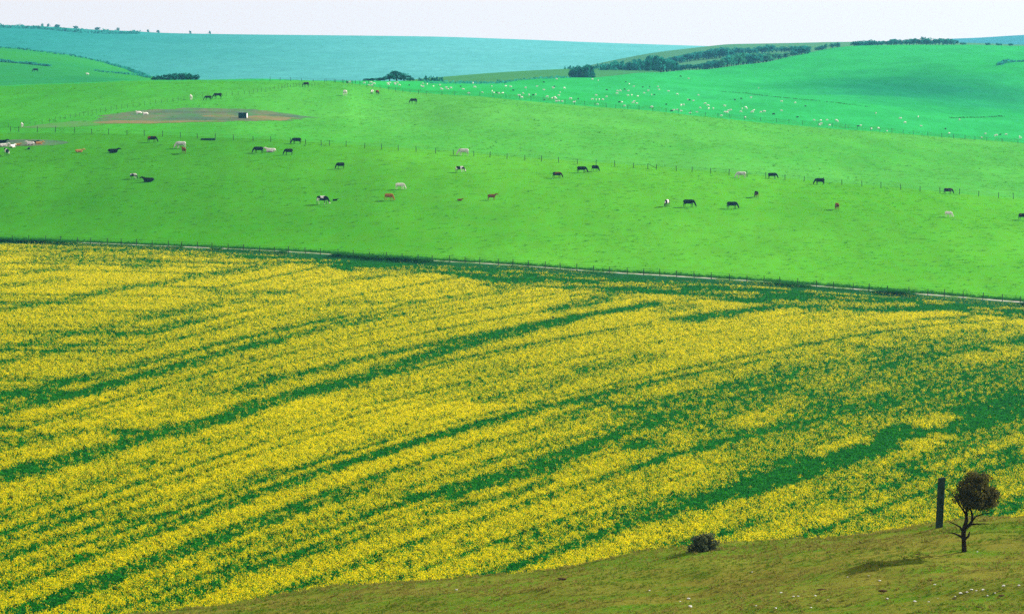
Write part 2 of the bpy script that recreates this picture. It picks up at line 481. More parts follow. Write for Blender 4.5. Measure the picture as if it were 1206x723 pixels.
patch('churned_mud', [(170, 132.6), (200, 131), (240, 131.2), (282, 132), (282, 133.8), (240, 133.4), (200, 133.6)], M_dark, lift=.3)
patch('churned_mud', [(312, 135.6), (325, 134.8), (345, 136.2), (352, 137.4), (340, 138), (320, 137)], M_dark, lift=.3)
patch('trampled_ground', [(28, 150), (45, 147.5), (70, 144.5), (100, 142.5), (120, 143.5), (118, 147.5), (90, 149.5), (60, 150.5), (40, 151)], M_worn, lift=.1)
patch('trampled_ground', [(-30, 168), (0, 165), (30, 164.5), (60, 165.5), (80, 168), (62, 171.3), (30, 172.5), (0, 173.3), (-30, 173.5)], M_earth, lift=.1)
patch('churned_mud', [(-20, 167.5), (0, 166), (40, 165.3), (56, 166), (30, 167.4), (0, 168.6)], M_dark, lift=.2)

# ------------------------------------------------------------------ scattered plants (geometry nodes on measured points)
def scatter(name, pts, scl, rot, idx, variants, kind='stuff', tilt=0.0):
    """pts n x 3; variants: list of mesh objects that are not in the scene themselves"""
    me = bpy.data.meshes.new(name)
    n = len(pts)
    me.vertices.add(n); me.vertices.foreach_set('co', np.asarray(pts, np.float32).ravel())
    for nm, ty, arr in (('scl', 'FLOAT', scl), ('rot', 'FLOAT', rot), ('pick', 'INT', idx)):
        at = me.attributes.new(nm, ty, 'POINT')
        at.data.foreach_set('value', np.asarray(arr, np.float32 if ty == 'FLOAT' else np.int32))
    o = link(name, me)
    tag(o, kind=kind)
    c = bpy.data.collections.new(name + '_kinds')
    for v in variants: c.objects.link(v)
    ng = bpy.data.node_groups.new(name + '_scatter', 'GeometryNodeTree')
    ng.interface.new_socket('Geometry', in_out='INPUT', socket_type='NodeSocketGeometry')
    ng.interface.new_socket('Geometry', in_out='OUTPUT', socket_type='NodeSocketGeometry')
    N = ng.nodes; L = ng.links
    gi = N.new('NodeGroupInput'); go = N.new('NodeGroupOutput')
    ci = N.new('GeometryNodeCollectionInfo')
    ci.inputs['Collection'].default_value = c
    ci.inputs['Separate Children'].default_value = True
    ci.inputs['Reset Children'].default_value = True
    ip = N.new('GeometryNodeInstanceOnPoints')
    ip.inputs['Pick Instance'].default_value = True
    def att(nm, ty):
        a = N.new('GeometryNodeInputNamedAttribute'); a.data_type = ty
        a.inputs['Name'].default_value = nm
        return a.outputs['Attribute']
    cx = N.new('ShaderNodeCombineXYZ')
    L.new(att('rot', 'FLOAT'), cx.inputs[2])
    L.new(gi.outputs[0], ip.inputs['Points']); L.new(ci.outputs[0], ip.inputs['Instance'])
    L.new(att('pick', 'INT'), ip.inputs['Instance Index'])
    L.new(cx.outputs[0], ip.inputs['Rotation']); L.new(att('scl', 'FLOAT'), ip.inputs['Scale'])
    L.new(ip.outputs[0], go.inputs[0])
    md = o.modifiers.new('scatter', 'NODES'); md.node_group = ng
    return o

def quads(centres, size, rng, flat=0.0, aspect=1.0):
    """small randomly turned leaf quads; flat 0..1 pulls the normals upright"""
    n = len(centres)
    nrm = rng.normal(size=(n, 3)); nrm[:, 2] = np.abs(nrm[:, 2]) + flat * 2
    nrm /= np.linalg.norm(nrm, axis=1)[:, None]
    t = rng.normal(size=(n, 3)); t -= (t * nrm).sum(1)[:, None] * nrm; t /= np.linalg.norm(t, axis=1)[:, None]
    bt = np.cross(nrm, t)
    s = (np.asarray(size) * (.7 + .6 * rng.random(n)))[:, None] * .5
    V = np.stack([centres - t*s - bt*s*aspect*.6, centres + t*s*.2 - bt*s*aspect, centres + t*s + bt*s*aspect*.5, centres - t*s*.3 + bt*s*aspect], 1).reshape(-1, 3)
    F = np.arange(4 * n).reshape(-1, 4)
    return V, F

def leaf_mat(name, c1, c2, trans=.35, rough=.6, by_object=True):
    m, nt, b = new_mat(name)
    b.inputs['Roughness'].default_value = rough
    gnode = nt.nodes.new('ShaderNodeNewGeometry')
    f = gnode.outputs['Random Per Island']
    if by_object:
        oi = nt.nodes.new('ShaderNodeObjectInfo')
        ad = nt.nodes.new('ShaderNodeMath'); ad.operation = 'ADD'
        fr = nt.nodes.new('ShaderNodeMath'); fr.operation = 'MULTIPLY'; fr.inputs[1].default_value = .5
        nt.links.new(oi.outputs['Random'], ad.inputs[0]); nt.links.new(f, ad.inputs[1]); nt.links.new(ad.outputs[0], fr.inputs[0])
        f = fr.outputs[0]
    c = ramp(nt, f, [(.15, c1), (.85, c2)])
    nt.links.new(c, b.inputs['Base Color'])
    tr = nt.nodes.new('ShaderNodeBsdfTranslucent'); nt.links.new(c, tr.inputs[0])
    ms = nt.nodes.new('ShaderNodeMixShader'); ms.inputs[0].default_value = trans
    out = nt.nodes.get('Material Output')
    nt.links.new(b.outputs[0], ms.inputs[1]); nt.links.new(tr.outputs[0], ms.inputs[2]); nt.links.new(ms.outputs[0], out.inputs[0])
    return m
M_petal = leaf_mat('rape petals', (.93, .72, .001), (.98, .83, .0015), .52)
M_rleaf = leaf_mat('rape leaves', (.004, .115, .010), (.022, .18, .012), .38)

def multi_mesh(name, groups):
    """groups: list of (V,F,material) -> one mesh object, not linked to the scene"""
    Vs, Fs, mi, off = [], [], [], 0
    mats = []
    for V, F, m in groups:
        Vs.append(V); Fs.append(np.asarray(F) + off); off += len(V)
        if m not in mats: mats.append(m)
        mi += [mats.index(m)] * len(F)
    me = np_mesh(name, np.vstack(Vs), np.vstack(Fs))
    for m in mats: me.materials.append(m)
    me.polygons.foreach_set('material_index', np.array(mi, np.int32))
    return me

def rape_plant(seed, flowers, height=1.0):
    r = np.random.default_rng(seed)
    gr = []
    nl = 10
    c = np.stack([r.normal(0, .13, nl), r.normal(0, .13, nl), r.uniform(.15, .82, nl) * height], 1)
    gr.append((*quads(c, .19, r, .4, 1.0), M_rleaf))
    if flowers:
        cs = []
        for k in range(flowers):
            a, d = r.uniform(0, 6.28), r.uniform(.03, .27)
            top = np.array([math.cos(a) * d, math.sin(a) * d, r.uniform(.74, 1.04) * height])
            m = 6
            cs.append(top + np.stack([r.normal(0, .026, m), r.normal(0, .026, m), r.normal(-.03, .045, m)], 1))
            st = np.array([[math.cos(a) * d * .4, math.sin(a) * d * .4, .5 * height]])
            gr.append((np.array([top + (.006, 0, -.02), top - (.006, 0, .02), st[0] - (.006, 0, 0), st[0] + (.006, 0, 0)]), np.array([[0, 1, 2, 3]]), M_rleaf))
        gr.append((*quads(np.vstack(cs), .036, r, .6), M_petal))
    return bpy.data.objects.new('rape_plant', multi_mesh('rape_plant', gr))

# flowering density of the field: long drilled bands plus the gaps one can see in it
GAPS = [  # measured gaps in the flowering: points along each, breadth in photograph rows, strength
    ([(0,371),(40,365.5),(83,358),(126,349),(166,342),(212,335),(252,327.5),(298,320),(328,314.5)], 4.5, .85),
    ([(0,330),(33,326.5),(73,321)], 4, .8), ([(0,343),(60,336)], 7, .75),
    ([(0,434),(66,419),(133,404),(186,393),(239,379.5)], 6, .8),
    ([(0,417),(53,406),(116,394),(200,375),(250,365)], 6, .75), ([(200,374),(240,366)], 9, .6),
    ([(265,350),(325,350)], 5, .75), ([(275,360),(300,361)], 4, .7), ([(250,330),(262,333)],3,.4),
    ([(0,475.5),(50,464),(93,452.5)], 9, .95), ([(93,452.5),(159,436),(212,422.5),(265,409),(332,394),(400,379.5)], 4, .8),
    ([(0,494),(43,481),(100,469),(133,457.5)], 9, .95), ([(133,457.5),(186,446),(232,436)], 6, .7),
    ([(282,416),(315,411)], 7, .8), ([(280,404),(340,388),(400,375)], 3, .5),
    ([(0,570),(43,560),(93,546),(149,530),(206,515),(259,502),(308,482),(365,467),(400,458),(450,444),(500,426),(549,411),(599,399.5),(645,388),(682,378),(732,370),(768,363)], 9, 1.0),
    ([(282,466),(332,450),(390,442)], 8, .6), ([(215,490),(280,475)], 6, .5),
    ([(7,536),(50,525),(86,517)], 8, .85), ([(0,505),(60,497)], 5, .4), ([(156,517),(182,519)], 6, 1.0), ([(195,480),(250,470)], 8, .45),
    ([(0,669),(23,659),(66,646),(109,634),(150,622)], 7, .9), ([(66,628),(110,616),(150,615)], 9, .7), ([(150,622),(199,615)], 6, .9), ([(155,610),(178,607)],5,.7),
    ([(272,580),(318,566),(352,560),(400,543)], 6, .75), ([(160,610),(230,590),(272,580)], 6, .6), ([(250,600),(300,585)],5,.5),
    ([(400,556),(450,543),(500,526),(559,508),(612,493),(640,484)], 5, .85), ([(400,535),(450,523),(490,508),(530,497)], 4, .6),
    ([(265,686),(298,679),(332,672),(371,659),(400,653),(433,642),(466,634),(506,626)], 6, .85), ([(252,666),(325,643)], 10, .55),
    ([(90,712),(199,696)], 7, .5), ([(0,640),(30,632)], 5, .5), ([(20,700),(60,690)], 6, .4),
    ([(493,594),(533,589),(586,574.5),(639,560),(665,546),(715,526),(748,510),(800,497)], 10, 1.0),
    ([(552,603),(599,593),(645,576)], 5, .9), ([(742,536),(762,531)], 9, 1.0), ([(690,552),(730,540)],5,.6),
    ([(606,652),(639,639),(692,623),(732,613),(800,593)], 11, .75), ([(433,613),(473,606)], 5, .8), ([(513,613),(543,608)], 5, .85), ([(400,600),(430,590)],6,.6),
    ([(652,501),(692,488),(720,481)], 5, .95), ([(566,443),(600,437)], 8, .55), ([(692,442),(765,427)], 10, .75), ([(572,479),(665,454),(700,445)], 5, .75),
    ([(540,463),(600,450)],5,.5), ([(652,370),(699,360),(725,350),(765,346)], 6, .9), ([(430,333),(480,328)], 3.5, .8),
    ([(400,363),(440,362),(493,361),(533,356),(586,350),(625,337)], 3.5, .75), ([(420,383),(450,372),(480,364)],4,.5),
    ([(586,340),(632,334),(682,333)], 6, .85), ([(679,343),(732,340)], 6, .9), ([(735,330),(800,336)],5,.6),
    ([(806,381),(849,375),(939,363)], 8, 1.0), ([(780,372),(810,366)],6,.8), ([(965,370),(1031,366),(1091,357)], 7, .8), ([(1091,381),(1138,380)], 4, .9),
    ([(860,463),(939,441)], 15, .8), ([(840,482),(895,476)], 13, .8), ([(972,443),(1031,426),(1104,413),(1138,400),(1206,391)], 10, .8),
    ([(930,470),(1000,452),(1080,432)], 14, .65), ([(1130,385),(1206,392)], 8, .7),
    ([(1000,545),(1080,515),(1160,480),(1206,470)], 18, 1.0), ([(820,605),(880,583),(960,552),(1000,540)], 8, 1.0),
    ([(1070,560),(1140,532),(1206,508)], 24, .95), ([(980,500),(1060,478),(1120,460)], 26, .85), ([(1110,450),(1206,440)], 16, .75),
    ([(990,490),(1206,425)], 85, .78), ([(900,480),(1100,410)], 40, .45), ([(1000,560),(1206,500)], 40, .5), ([(960,500),(1206,440)], 120, .84), ([(1050,545),(1206,500)], 60, .8), ([(860,570),(1000,520)], 30, .5), ([(860,500),(1060,430)], 45, .68), ([(880,530),(960,500)], 18, .6), ([(1060,590),(1206,560)], 20, .45), ([(960,600),(1060,570)], 10, .5),
    ([(1150,560),(1206,540)], 14, .5), ([(870,610),(900,600)], 8, .6), ([(1160,590),(1206,575)], 12, .7), ([(860,640),(900,620)],8,.5),
    ([(812,345),(860,340)], 8, .9), ([(806,335),(900,345),(1000,352)], 4, .6), ([(60,296),(130,300),(165,304)], 4, .8), ([(90,310),(150,312),(165,318)], 7, .85),
    ([(0,290),(40,293)], 3, .6), ([(165,296),(240,304)], 3, .8), ([(200,303),(300,308)],4,.7),
]
BRIGHT = [([(880,505),(930,482)], 9, .5), ([(1140,428),(1206,420)], 12, .6), ([(1010,470),(1040,462)], 7, .5), ([(1090,505),(1110,498)], 8, .5), ([(1020,560),(1100,530)], 7, .4),
          ([(1100,560),(1206,520)], 6, .4), ([(1160,400),(1206,395)], 6, .5), ([(960,460),(1010,440)], 7, .4), ([(860,560),(960,520)], 5, .3), ([(960,540),(1010,525)], 6, .6), ([(1080,530),(1110,524)], 7, .7)]
def world_line(pts):
    return np.array([(lambda p: (p.x, p.y))(g(u, v, ymin=208, ymax=760)) for u, v in pts])
def gap_field(X, Y, items):
    """1 in the middle of a measured band, 0 outside"""
    out = np.zeros_like(X)
    wob = (N4(X / 2.2, Y / 9) - .5)
    for pts, th, st in items:
        P = world_line(pts)
        ym = P[:, 1].mean(); H = 40.0
        hw = th * .5 * ym * ym / (FPX * H) + .8          # half breadth along the view, metres
        best = np.full(X.shape, 9.0)
        for a, b2 in zip(P[:-1], P[1:]):
            d = b2 - a; L2 = (d * d).sum()
            t = np.clip(((X - a[0]) * d[0] + (Y - a[1]) * d[1]) / L2, 0, 1)
            ex = X - (a[0] + t * d[0]); ey = Y - (a[1] + t * d[1])
            # distance across the band, measured in the proportions of the ground seen at this slant
            q = np.sqrt((ey / hw) ** 2 + (ex / (hw * .30)) ** 2) if abs(d[0]) < abs(d[1]) * 1.2 else np.sqrt((ey / hw) ** 2 + (ex / (hw * .8)) ** 2)
            best = np.minimum(best, q)
        e = np.clip((1.95 + wob * .8 - best) / 1.1, 0, 1) * st * .95
        out = np.maximum(out, e)
    return out

def field_points(n, ylo, yhi, dens_pow):
    Y = ylo + (yhi - ylo) * RNG.random(n * 2) ** dens_pow
    half = np.minimum(.158 * Y + 8, 200)
    # even on the ground: thin by width
    keep = RNG.random(len(Y)) < half / half.max()
    Y = Y[keep]; half = half[keep]
    X = (RNG.random(len(Y)) * 2 - 1) * half
    tr = np.interp(X / (Y + Y0), MAIN.A, MAIN.D[11])
    k = (Y < tr - 2.5) & (Y > 209)
    return X[k], Y[k]

Xa, Ya = field_points(150000, 208, 380, 1.0)
Xb, Yb = field_points(330000, 380, 780, 1.0)
X, Y = np.r_[Xa, Xb], np.r_[Ya, Yb]
gx = np.clip(.30 + .0032 * X, .16, .8)
Fx = np.log(gx) / .0032                          # the bands fan out gently from left to right
s = Fx - Y
den = (np.interp(Y, [230, 330, 450, 560], [.54, .54, .62, .70]) + .85 * (N1(s / 7.0, X / 40 + 9) - .5) + 1.1 * (N4(s / 3.2 + 11, X / 55 + 30) - .5)
       + .55 * (N2(s / 2.0 + 40, X / 30) - .5) + .5 * (N3(s / 19 + 7, X / 26) - .5) + .3 * (N5(X / 1.6, Y / 3.5) - .5))
den = np.clip((den - .20) / .52, 0.06, 1)
den = den * (1 - gap_field(X, Y, GAPS))
den = np.maximum(den, gap_field(X, Y, BRIGHT))
# headland along the track, unsown or eaten off, wider to the right
tr = np.interp(X / (Y + Y0), MAIN.A, MAIN.D[11])
back = tr - Y
uu = 603 + FPX * X / Y
hw = np.interp(uu, [-400, 0, 240, 310, 400, 500, 700, 850, 1206, 1700], [0, 2, 6, 30, 38, 32, 42, 44, 38, 38])
hl = np.clip((hw * (.75 + .6 * N2(X / 11, Y / 30 + 5)) - back) / 3.0, 0, 1)
spk = np.clip(N4(X / 6 + 3, Y / 3) * 2.2 - 1.25, 0, 1) * .7
spk = np.maximum(spk, ((back < 4.5) & (N1(X / 9 + 60, 3 + 0 * X) > .58)) * .85)
den = den * (1 - hl) + hl * spk
Z = MAIN.z(X, Y)
fl = RNG.random(len(X)) < den
VAR = [rape_plant(20 + i, 8, 1.0) for i in range(4)] + [rape_plant(30 + i, 2, .94) for i in range(2)] + [rape_plant(40 + i, 0, 1.0) for i in range(4)]
for i, v in enumerate(VAR): v.name = 'rape_plant_%02d' % i
pick = np.where(fl, RNG.integers(0, 4, len(X)), np.where(RNG.random(len(X)) < den * .5, RNG.integers(4, 6, len(X)), RNG.integers(6, 10, len(X))))
scl = np.where(fl, .9, .78 + .1 * den) * (.86 + .24 * RNG.random(len(X))) * np.interp(Y, [230, 420, 700], [.92, 1.02, 1.25]) * np.clip((tr - Y - 1.5) / 10.0, .36, 1)
zs = np.where(Y > 420, 0, 0)
scatter('rapeseed_crop', np.stack([X, Y, Z - .02 - np.interp(Y, [230, 420, 700], [0, .1, .2]) * np.clip((tr - Y - 6) / 10.0, 0, 1)], 1), scl, RNG.random(len(X)) * 6.28, pick, VAR)

# ------------------------------------------------------------------ near hillside: tufts
M_blade = leaf_mat('turf blades', (.10, .13, .012), (.21, .175, .045), .4)
M_blade2 = leaf_mat('green turf blades', (.05, .125, .007), (.10, .165, .012), .4)
def tuft(seed, h, n, mat):
    r = np.random.default_rng(seed)
    V, F = [], []
    for i in range(n):
        a = r.uniform(0, 6.28); d = r.uniform(0, .07)
        b0 = np.array([math.cos(a) * d, math.sin(a) * d, -.02]); w = r.uniform(.006, .014)
        a2 = a + r.normal(0, .8); lean = r.uniform(.2, 1.1)
        t = np.array([-math.sin(a2), math.cos(a2), 0]) * w
        tip = b0 + np.array([math.cos(a2) * lean * h, math.sin(a2) * lean * h, h * r.uniform(.5, 1)])
        mid = (b0 + tip) / 2 + np.array([0, 0, h * .15])
        k = len(V) * 1
        V += [b0 - t, b0 + t, mid + t * .8, mid - t * .8, tip + t * .2, tip - t * .2]
        F += [(k, k + 1, k + 2, k + 3), (k + 3, k + 2, k + 4, k + 5)]
    return bpy.data.objects.new('tuft', multi_mesh('tuft', [(np.array(V), np.array(F), mat)]))
TV = [tuft(1, .10, 10, M_blade), tuft(2, .14, 12, M_blade), tuft(3, .08, 10, M_blade2), tuft(4, .11, 12, M_blade2), tuft(5, .20, 14, M_blade)]
for i, v in enumerate(TV): v.name = 'turf_tuft_%02d' % i
n = 90000
Y = RNG.uniform(112, 158, n); X = RNG.uniform(-27, 29, n)
k = RNG.random(n) < .25 + .9 * N1(X / 2.2, Y / 1.6)
X, Y = X[k], Y[k]
pk = np.where(N2(X / 5, Y / 3) + RNG.normal(0, .18, len(X)) > .5, RNG.integers(2, 4, len(X)), RNG.integers(0, 2, len(X)))
pk = np.where(RNG.random(len(X)) < np.where(Y > 149, .22, .04), 4, pk)
scatter('turf_grass', np.stack([X, Y, MAIN.z(X, Y)], 1), RNG.uniform(.4, .85, len(X)), RNG.random(len(X)) * 6.28, pk, TV)

# long grass on both verges of the track
M_verge = leaf_mat('verge grass', (.008, .10, .010), (.03, .17, .012), .35)
VV = [tuft(11, .55, 12, M_verge), tuft(12, .75, 12, M_verge), tuft(13, .45, 14, M_verge)]
for i, v in enumerate(VV):
    v.name = 'verge_tuft_%02d' % i
    v.data.transform(Matrix.Diagonal((2.4, 2.4, 1, 1)))
n = 15000
Av = RNG.uniform(-.17, .17, n)
near = RNG.random(n) < .52
off = np.where(near, -np.abs(RNG.normal(0, 1.0, n)) - .3, 1.7 + np.abs(RNG.normal(0, 1.6, n)))
Y = np.interp(Av, MAIN.A, MAIN.D[11]) + off; X = Av * (Y + Y0)
k = near & (N1(X / 7, 5 + 0 * X) < .42)
X, Y, near = X[~k], Y[~k], near[~k]
sc = np.where(near, .32 + .8 * np.clip(N2(X / 9, 7 + 0 * X) * 3 - 1.2, 0, 1), .55) * RNG.uniform(.6, 1.2, len(X))
scatter('verge_grass', np.stack([X, Y, MAIN.z(X, Y)], 1), sc, RNG.random(len(X)) * 6.28, RNG.integers(0, 3, len(X)), VV)

# dark tussocks dotted over the pastures
M_tus = leaf_mat('pasture tussocks', (.026, .15, .014), (.05, .20, .02), .4)
PV = [tuft(21, .35, 12, M_tus), tuft(22, .28, 12, M_tus)]
for i, v in enumerate(PV):
    v.name = 'pasture_tuft_%02d' % i
    v.data.transform(Matrix.Diagonal((2.6, 2.6, 1, 1)))
n = 9000
Y = RNG.uniform(600, 1080, n); X = RNG.uniform(-1, 1, n) * .15 * Y
tr = np.interp(X / (Y + Y0), MAIN.A, MAIN.D[11])
k = (Y > tr + 8) & (RNG.random(n) < N3(X / 25, Y / 40) ** 2 * .6)
X, Y = X[k], Y[k]
scatter('pasture_tussocks', np.stack([X, Y, MAIN.z(X, Y)], 1), RNG.uniform(.4, 1.2, len(X)), RNG.random(len(X)) * 6.28, RNG.integers(0, 2, len(X)), PV)

# short grazed tufts, lighter and darker, over both cow pastures and the sheep pasture
M_gr1 = leaf_mat('grazed tufts', (.040, .235, .006), (.085, .33, .014), .45)
GV = [tuft(31, .16, 9, M_gr1), tuft(32, .12, 9, M_gr1), tuft(33, .2, 8, M_gr1)]
for i, v in enumerate(GV):
    v.name = 'grazed_tuft_%02d' % i
    v.data.transform(Matrix.Diagonal((4.5, 4.5, 1, 1)))
n = 80000
Y = 590 + 590 * RNG.random(n); X = RNG.uniform(-1, 1, n) * 175
tr = np.interp(X / (Y + Y0), MAIN.A, MAIN.D[11]); f2 = np.interp(X / (Y + Y0), MAIN.A, MAIN.D[14])
k = (np.abs(X) < .145 * Y + 6) & (Y > tr + 5) & (Y < f2 + 40) & (RNG.random(n) < .2 + 1.1 * N2(X / 7, Y / 16) * N1(X / 30, Y / 45))
X, Y = X[k], Y[k]
scatter('pasture_grass', np.stack([X, Y, MAIN.z(X, Y) - .02], 1), RNG.uniform(.5, 1.3, len(X)), RNG.random(len(X)) * 6.28, RNG.integers(0, 3, len(X)), GV)

# ------------------------------------------------------------------ tubes and bodies
def tube(bm, pts, rad, n=8, cap=True):
    """tapered tube through pts; rad: list of r or (across, up)"""
    pts = [Vector(p) for p in pts]
    rings = []
    prev = None
    for i, p in enumerate(pts):
        d = (pts[min(i + 1, len(pts) - 1)] - pts[max(i - 1, 0)]).normalized()
        ref = Vector((0, 1, 0)) if abs(d.y) < .9 else Vector((1, 0, 0))
        s = ref - d * ref.dot(d); s.normalize()
        u = d.cross(s)
        r = rad[i] if isinstance(rad[i], tuple) else (rad[i], rad[i])
        rings.append([bm.verts.new(p + s * math.cos(k * 2 * math.pi / n) * r[0] + u * math.sin(k * 2 * math.pi / n) * r[1]) for k in range(n)])
    for a, b in zip(rings[:-1], rings[1:]):
        for k in range(n):
            bm.faces.new((a[k], a[(k + 1) % n], b[(k + 1) % n], b[k]))
    if cap:
        bm.faces.new(rings[0][::-1]); bm.faces.new(rings[-1])

def solid(bm, voxel, name, smooth=3, ratio=None):
    """grow the overlapping limbs into one continuous skin"""
    bmesh.ops.recalc_face_normals(bm, faces=bm.faces)
    me = bpy.data.meshes.new(name + '_raw'); bm.to_mesh(me); bm.free()
    o = bpy.data.objects.new(name + '_raw', me); COL.objects.link(o)
    r = o.modifiers.new('r', 'REMESH'); r.mode = 'VOXEL'; r.voxel_size = voxel
    sm = o.modifiers.new('s', 'SMOOTH'); sm.iterations = smooth; sm.factor = .5
    if ratio:
        d = o.modifiers.new('d', 'DECIMATE'); d.ratio = ratio
    dg = bpy.context.evaluated_depsgraph_get()
    out = bpy.data.meshes.new_from_object(o.evaluated_get(dg))
    out.name = name
    bpy.data.objects.remove(o); bpy.data.meshes.remove(me)
    for p in out.polygons: p.use_smooth = True
    return out

def cow_mesh(pose):
    bm = bmesh.new()
    dz = -.62 if pose == 'lying' else 0
    body = [(-.92, 1.16, .10, .10), (-.84, 1.12, .24, .24), (-.62, 1.06, .29, .33), (-.3, 1.0, .33, .37), (.05, .97, .36, .40), (.38, 1.0, .32, .39), (.62, 1.04, .26, .36), (.8, 1.06, .18, .26), (.9, 1.06, .10, .14)]
    tube(bm, [(x, 0, z + dz) for x, z, _, _ in body], [(w, h) for _, _, w, h in body], 14)
    if pose == 'graze':
        nk = [((.68, 0, 1.16), (.15, .27)), ((.95, 0, .96), (.12, .21)), ((1.15, 0, .66), (.10, .15)), ((1.24, 0, .46), (.12, .14)), ((1.33, 0, .22), (.085, .095)), ((1.37, 0, .08), (.07, .07))]
    else:
        nk = [((.62, 0, 1.14 + dz), (.15, .27)), ((.92, 0, 1.3 + dz), (.12, .19)), ((1.12, 0, 1.45 + dz), (.11, .15)), ((1.26, 0, 1.43 + dz), (.12, .13)), ((1.5, 0, 1.30 + dz), (.085, .09)), ((1.62, 0, 1.24 + dz), (.07, .07))]
    tube(bm, [p for p, _ in nk], [r for _, r in nk], 10)
    hp = Vector(nk[3][0])
    for s in (-1, 1):
        tube(bm, [hp + Vector((-.05, s * .08, .06)), hp + Vector((-.09, s * .27, .05))], [(.05, .06), (.03, .035)], 6)      # ears
        if pose == 'lying':
            tube(bm, [(.55, s * .2, .3), (.8, s * .3, .12), (.45, s * .33, .07)], [.11, .08, .055], 6)
            tube(bm, [(-.6, s * .24, .35), (-.25, s * .42, .16), (-.6, s * .46, .08), (-.3, s * .5, .06)], [.2, .12, .07, .05], 6)
        else:
            st = .10 * s
            tube(bm, [(.55, s * .17, .98), (.56 + st, s * .17, .62), (.58 + st, s * .16, .42), (.56 + st, s * .16, .12), (.60 + st, s * .16, .0)], [(.10, .16), .085, .062, .05, .065], 8)
            tube(bm, [(-.68, s * .19, 1.02), (-.62 + st, s * .2, .72), (-.80 + st, s * .17, .48), (-.76 + st, s * .16, .14), (-.72 + st, s * .16, 0)], [(.14, .25), (.10, .15), .06, .05, .065], 8)
    if pose != 'lying':
        tube(bm, [(-.5, 0, .72), (-.34, 0, .60)], [.13, .08], 8)                                                          # udder
        tube(bm, [(-.9, 0, 1.24), (-1.0, 0, 1.0), (-.99, 0, .62), (-.98, 0, .42)], [.04, .03, .028, .05], 6)
    else:
        tube(bm, [(-.9, 0, .6), (-1.02, .05, .3), (-1.0, .15, .06)], [.04, .03, .04], 6)
    me = solid(bm, .035, 'cow_' + pose, 3, .35)
    return me

def horse_mesh():
    bm = bmesh.new()
    body = [(-.95, 1.25, .10, .12), (-.85, 1.22, .24, .27), (-.55, 1.22, .29, .33), (-.2, 1.15, .29, .31), (.15, 1.13, .29, .33), (.5, 1.18, .26, .35), (.72, 1.2, .18, .28), (.82, 1.2, .10, .16)]
    tube(bm, [(x, 0, z) for x, z, _, _ in body], [(w, h) for _, _, w, h in body], 14)
    nk = [((.58, 0, 1.32), (.14, .27)), ((.95, 0, 1.08), (.10, .20)), ((1.25, 0, .70), (.08, .14)), ((1.33, 0, .50), (.09, .13)), ((1.40, 0, .22), (.065, .085)), ((1.42, 0, .08), (.055, .06))]
    tube(bm, [p for p, _ in nk], [r for _, r in nk], 10)
    for s in (-1, 1):
        st = .10 * s
        tube(bm, [(1.26, s * .05, .66), (1.19, s * .08, .82)], [.04, .02], 6)
        tube(bm, [(.52, s * .16, 1.12), (.54 + st, s * .16, .72), (.55 + st, s * .15, .46), (.54 + st, s * .15, .12), (.58 + st, s * .15, 0)], [(.10, .18), .085, .055, .045, .065], 8)
        tube(bm, [(-.66, s * .18, 1.2), (-.60 + st, s * .19, .86), (-.80 + st, s * .16, .56), (-.76 + st, s * .15, .14), (-.72 + st, s * .15, 0)], [(.14, .27), (.10, .17), .06, .045, .065], 8)
    tube(bm, [(-.92, 0, 1.4), (-1.08, 0, 1.2), (-1.1, 0, .8), (-1.06, 0, .5)], [.05, .07, .08, .05], 6)
    return solid(bm, .035, 'horse', 3, .35)

def sheep_mesh(pose):
    bm = bmesh.new()
    dz = -.26 if pose == 'lying' else 0
    body = [(-.52, .60, .10, .12), (-.44, .58, .22, .23), (-.2, .57, .27, .28), (.1, .57, .27, .28), (.35, .6, .23, .25), (.48, .62, .14, .17)]
    tube(bm, [(x, 0, z + dz) for x, z, _, _ in body], [(w, h) for _, _, w, h in body], 12)
    if pose == 'graze':
        nk = [((.36, 0, .64), (.12, .17)), ((.54, 0, .46), (.09, .12)), ((.64, 0, .28), (.075, .095)), ((.70, 0, .10), (.05, .05))]
    else:
        nk = [((.34, 0, .66 + dz), (.12, .17)), ((.50, 0, .80 + dz), (.09, .11)), ((.60, 0, .86 + dz), (.08, .09)), ((.76, 0, .78 + dz), (.05, .05))]
    tube(bm, [p for p, _ in nk], [r for _, r in nk], 8)
    hp = Vector(nk[2][0])
    for s in (-1, 1):
        tube(bm, [hp + Vector((-.03, s * .05, .05)), hp + Vector((-.06, s * .17, .03))], [.035, .022], 5)
        if pose != 'lying':
            tube(bm, [(.3, s * .13, .5), (.31 + s * .05, s * .12, .25), (.31 + s * .05, s * .12, 0)], [.08, .045, .04], 6)
            tube(bm, [(-.36, s * .14, .5), (-.42 + s * .05, s * .13, .26), (-.38 + s * .05, s * .13, 0)], [.10, .045, .04], 6)
        else:
            tube(bm, [(.25, s * .18, .12), (.5, s * .2, .05)], [.08, .04], 6)
    tube(bm, [(-.5, 0, .68 + dz), (-.6, 0, .45 + dz)], [.05, .035], 5)
    return solid(bm, .03, 'sheep_' + pose, 2, .4)

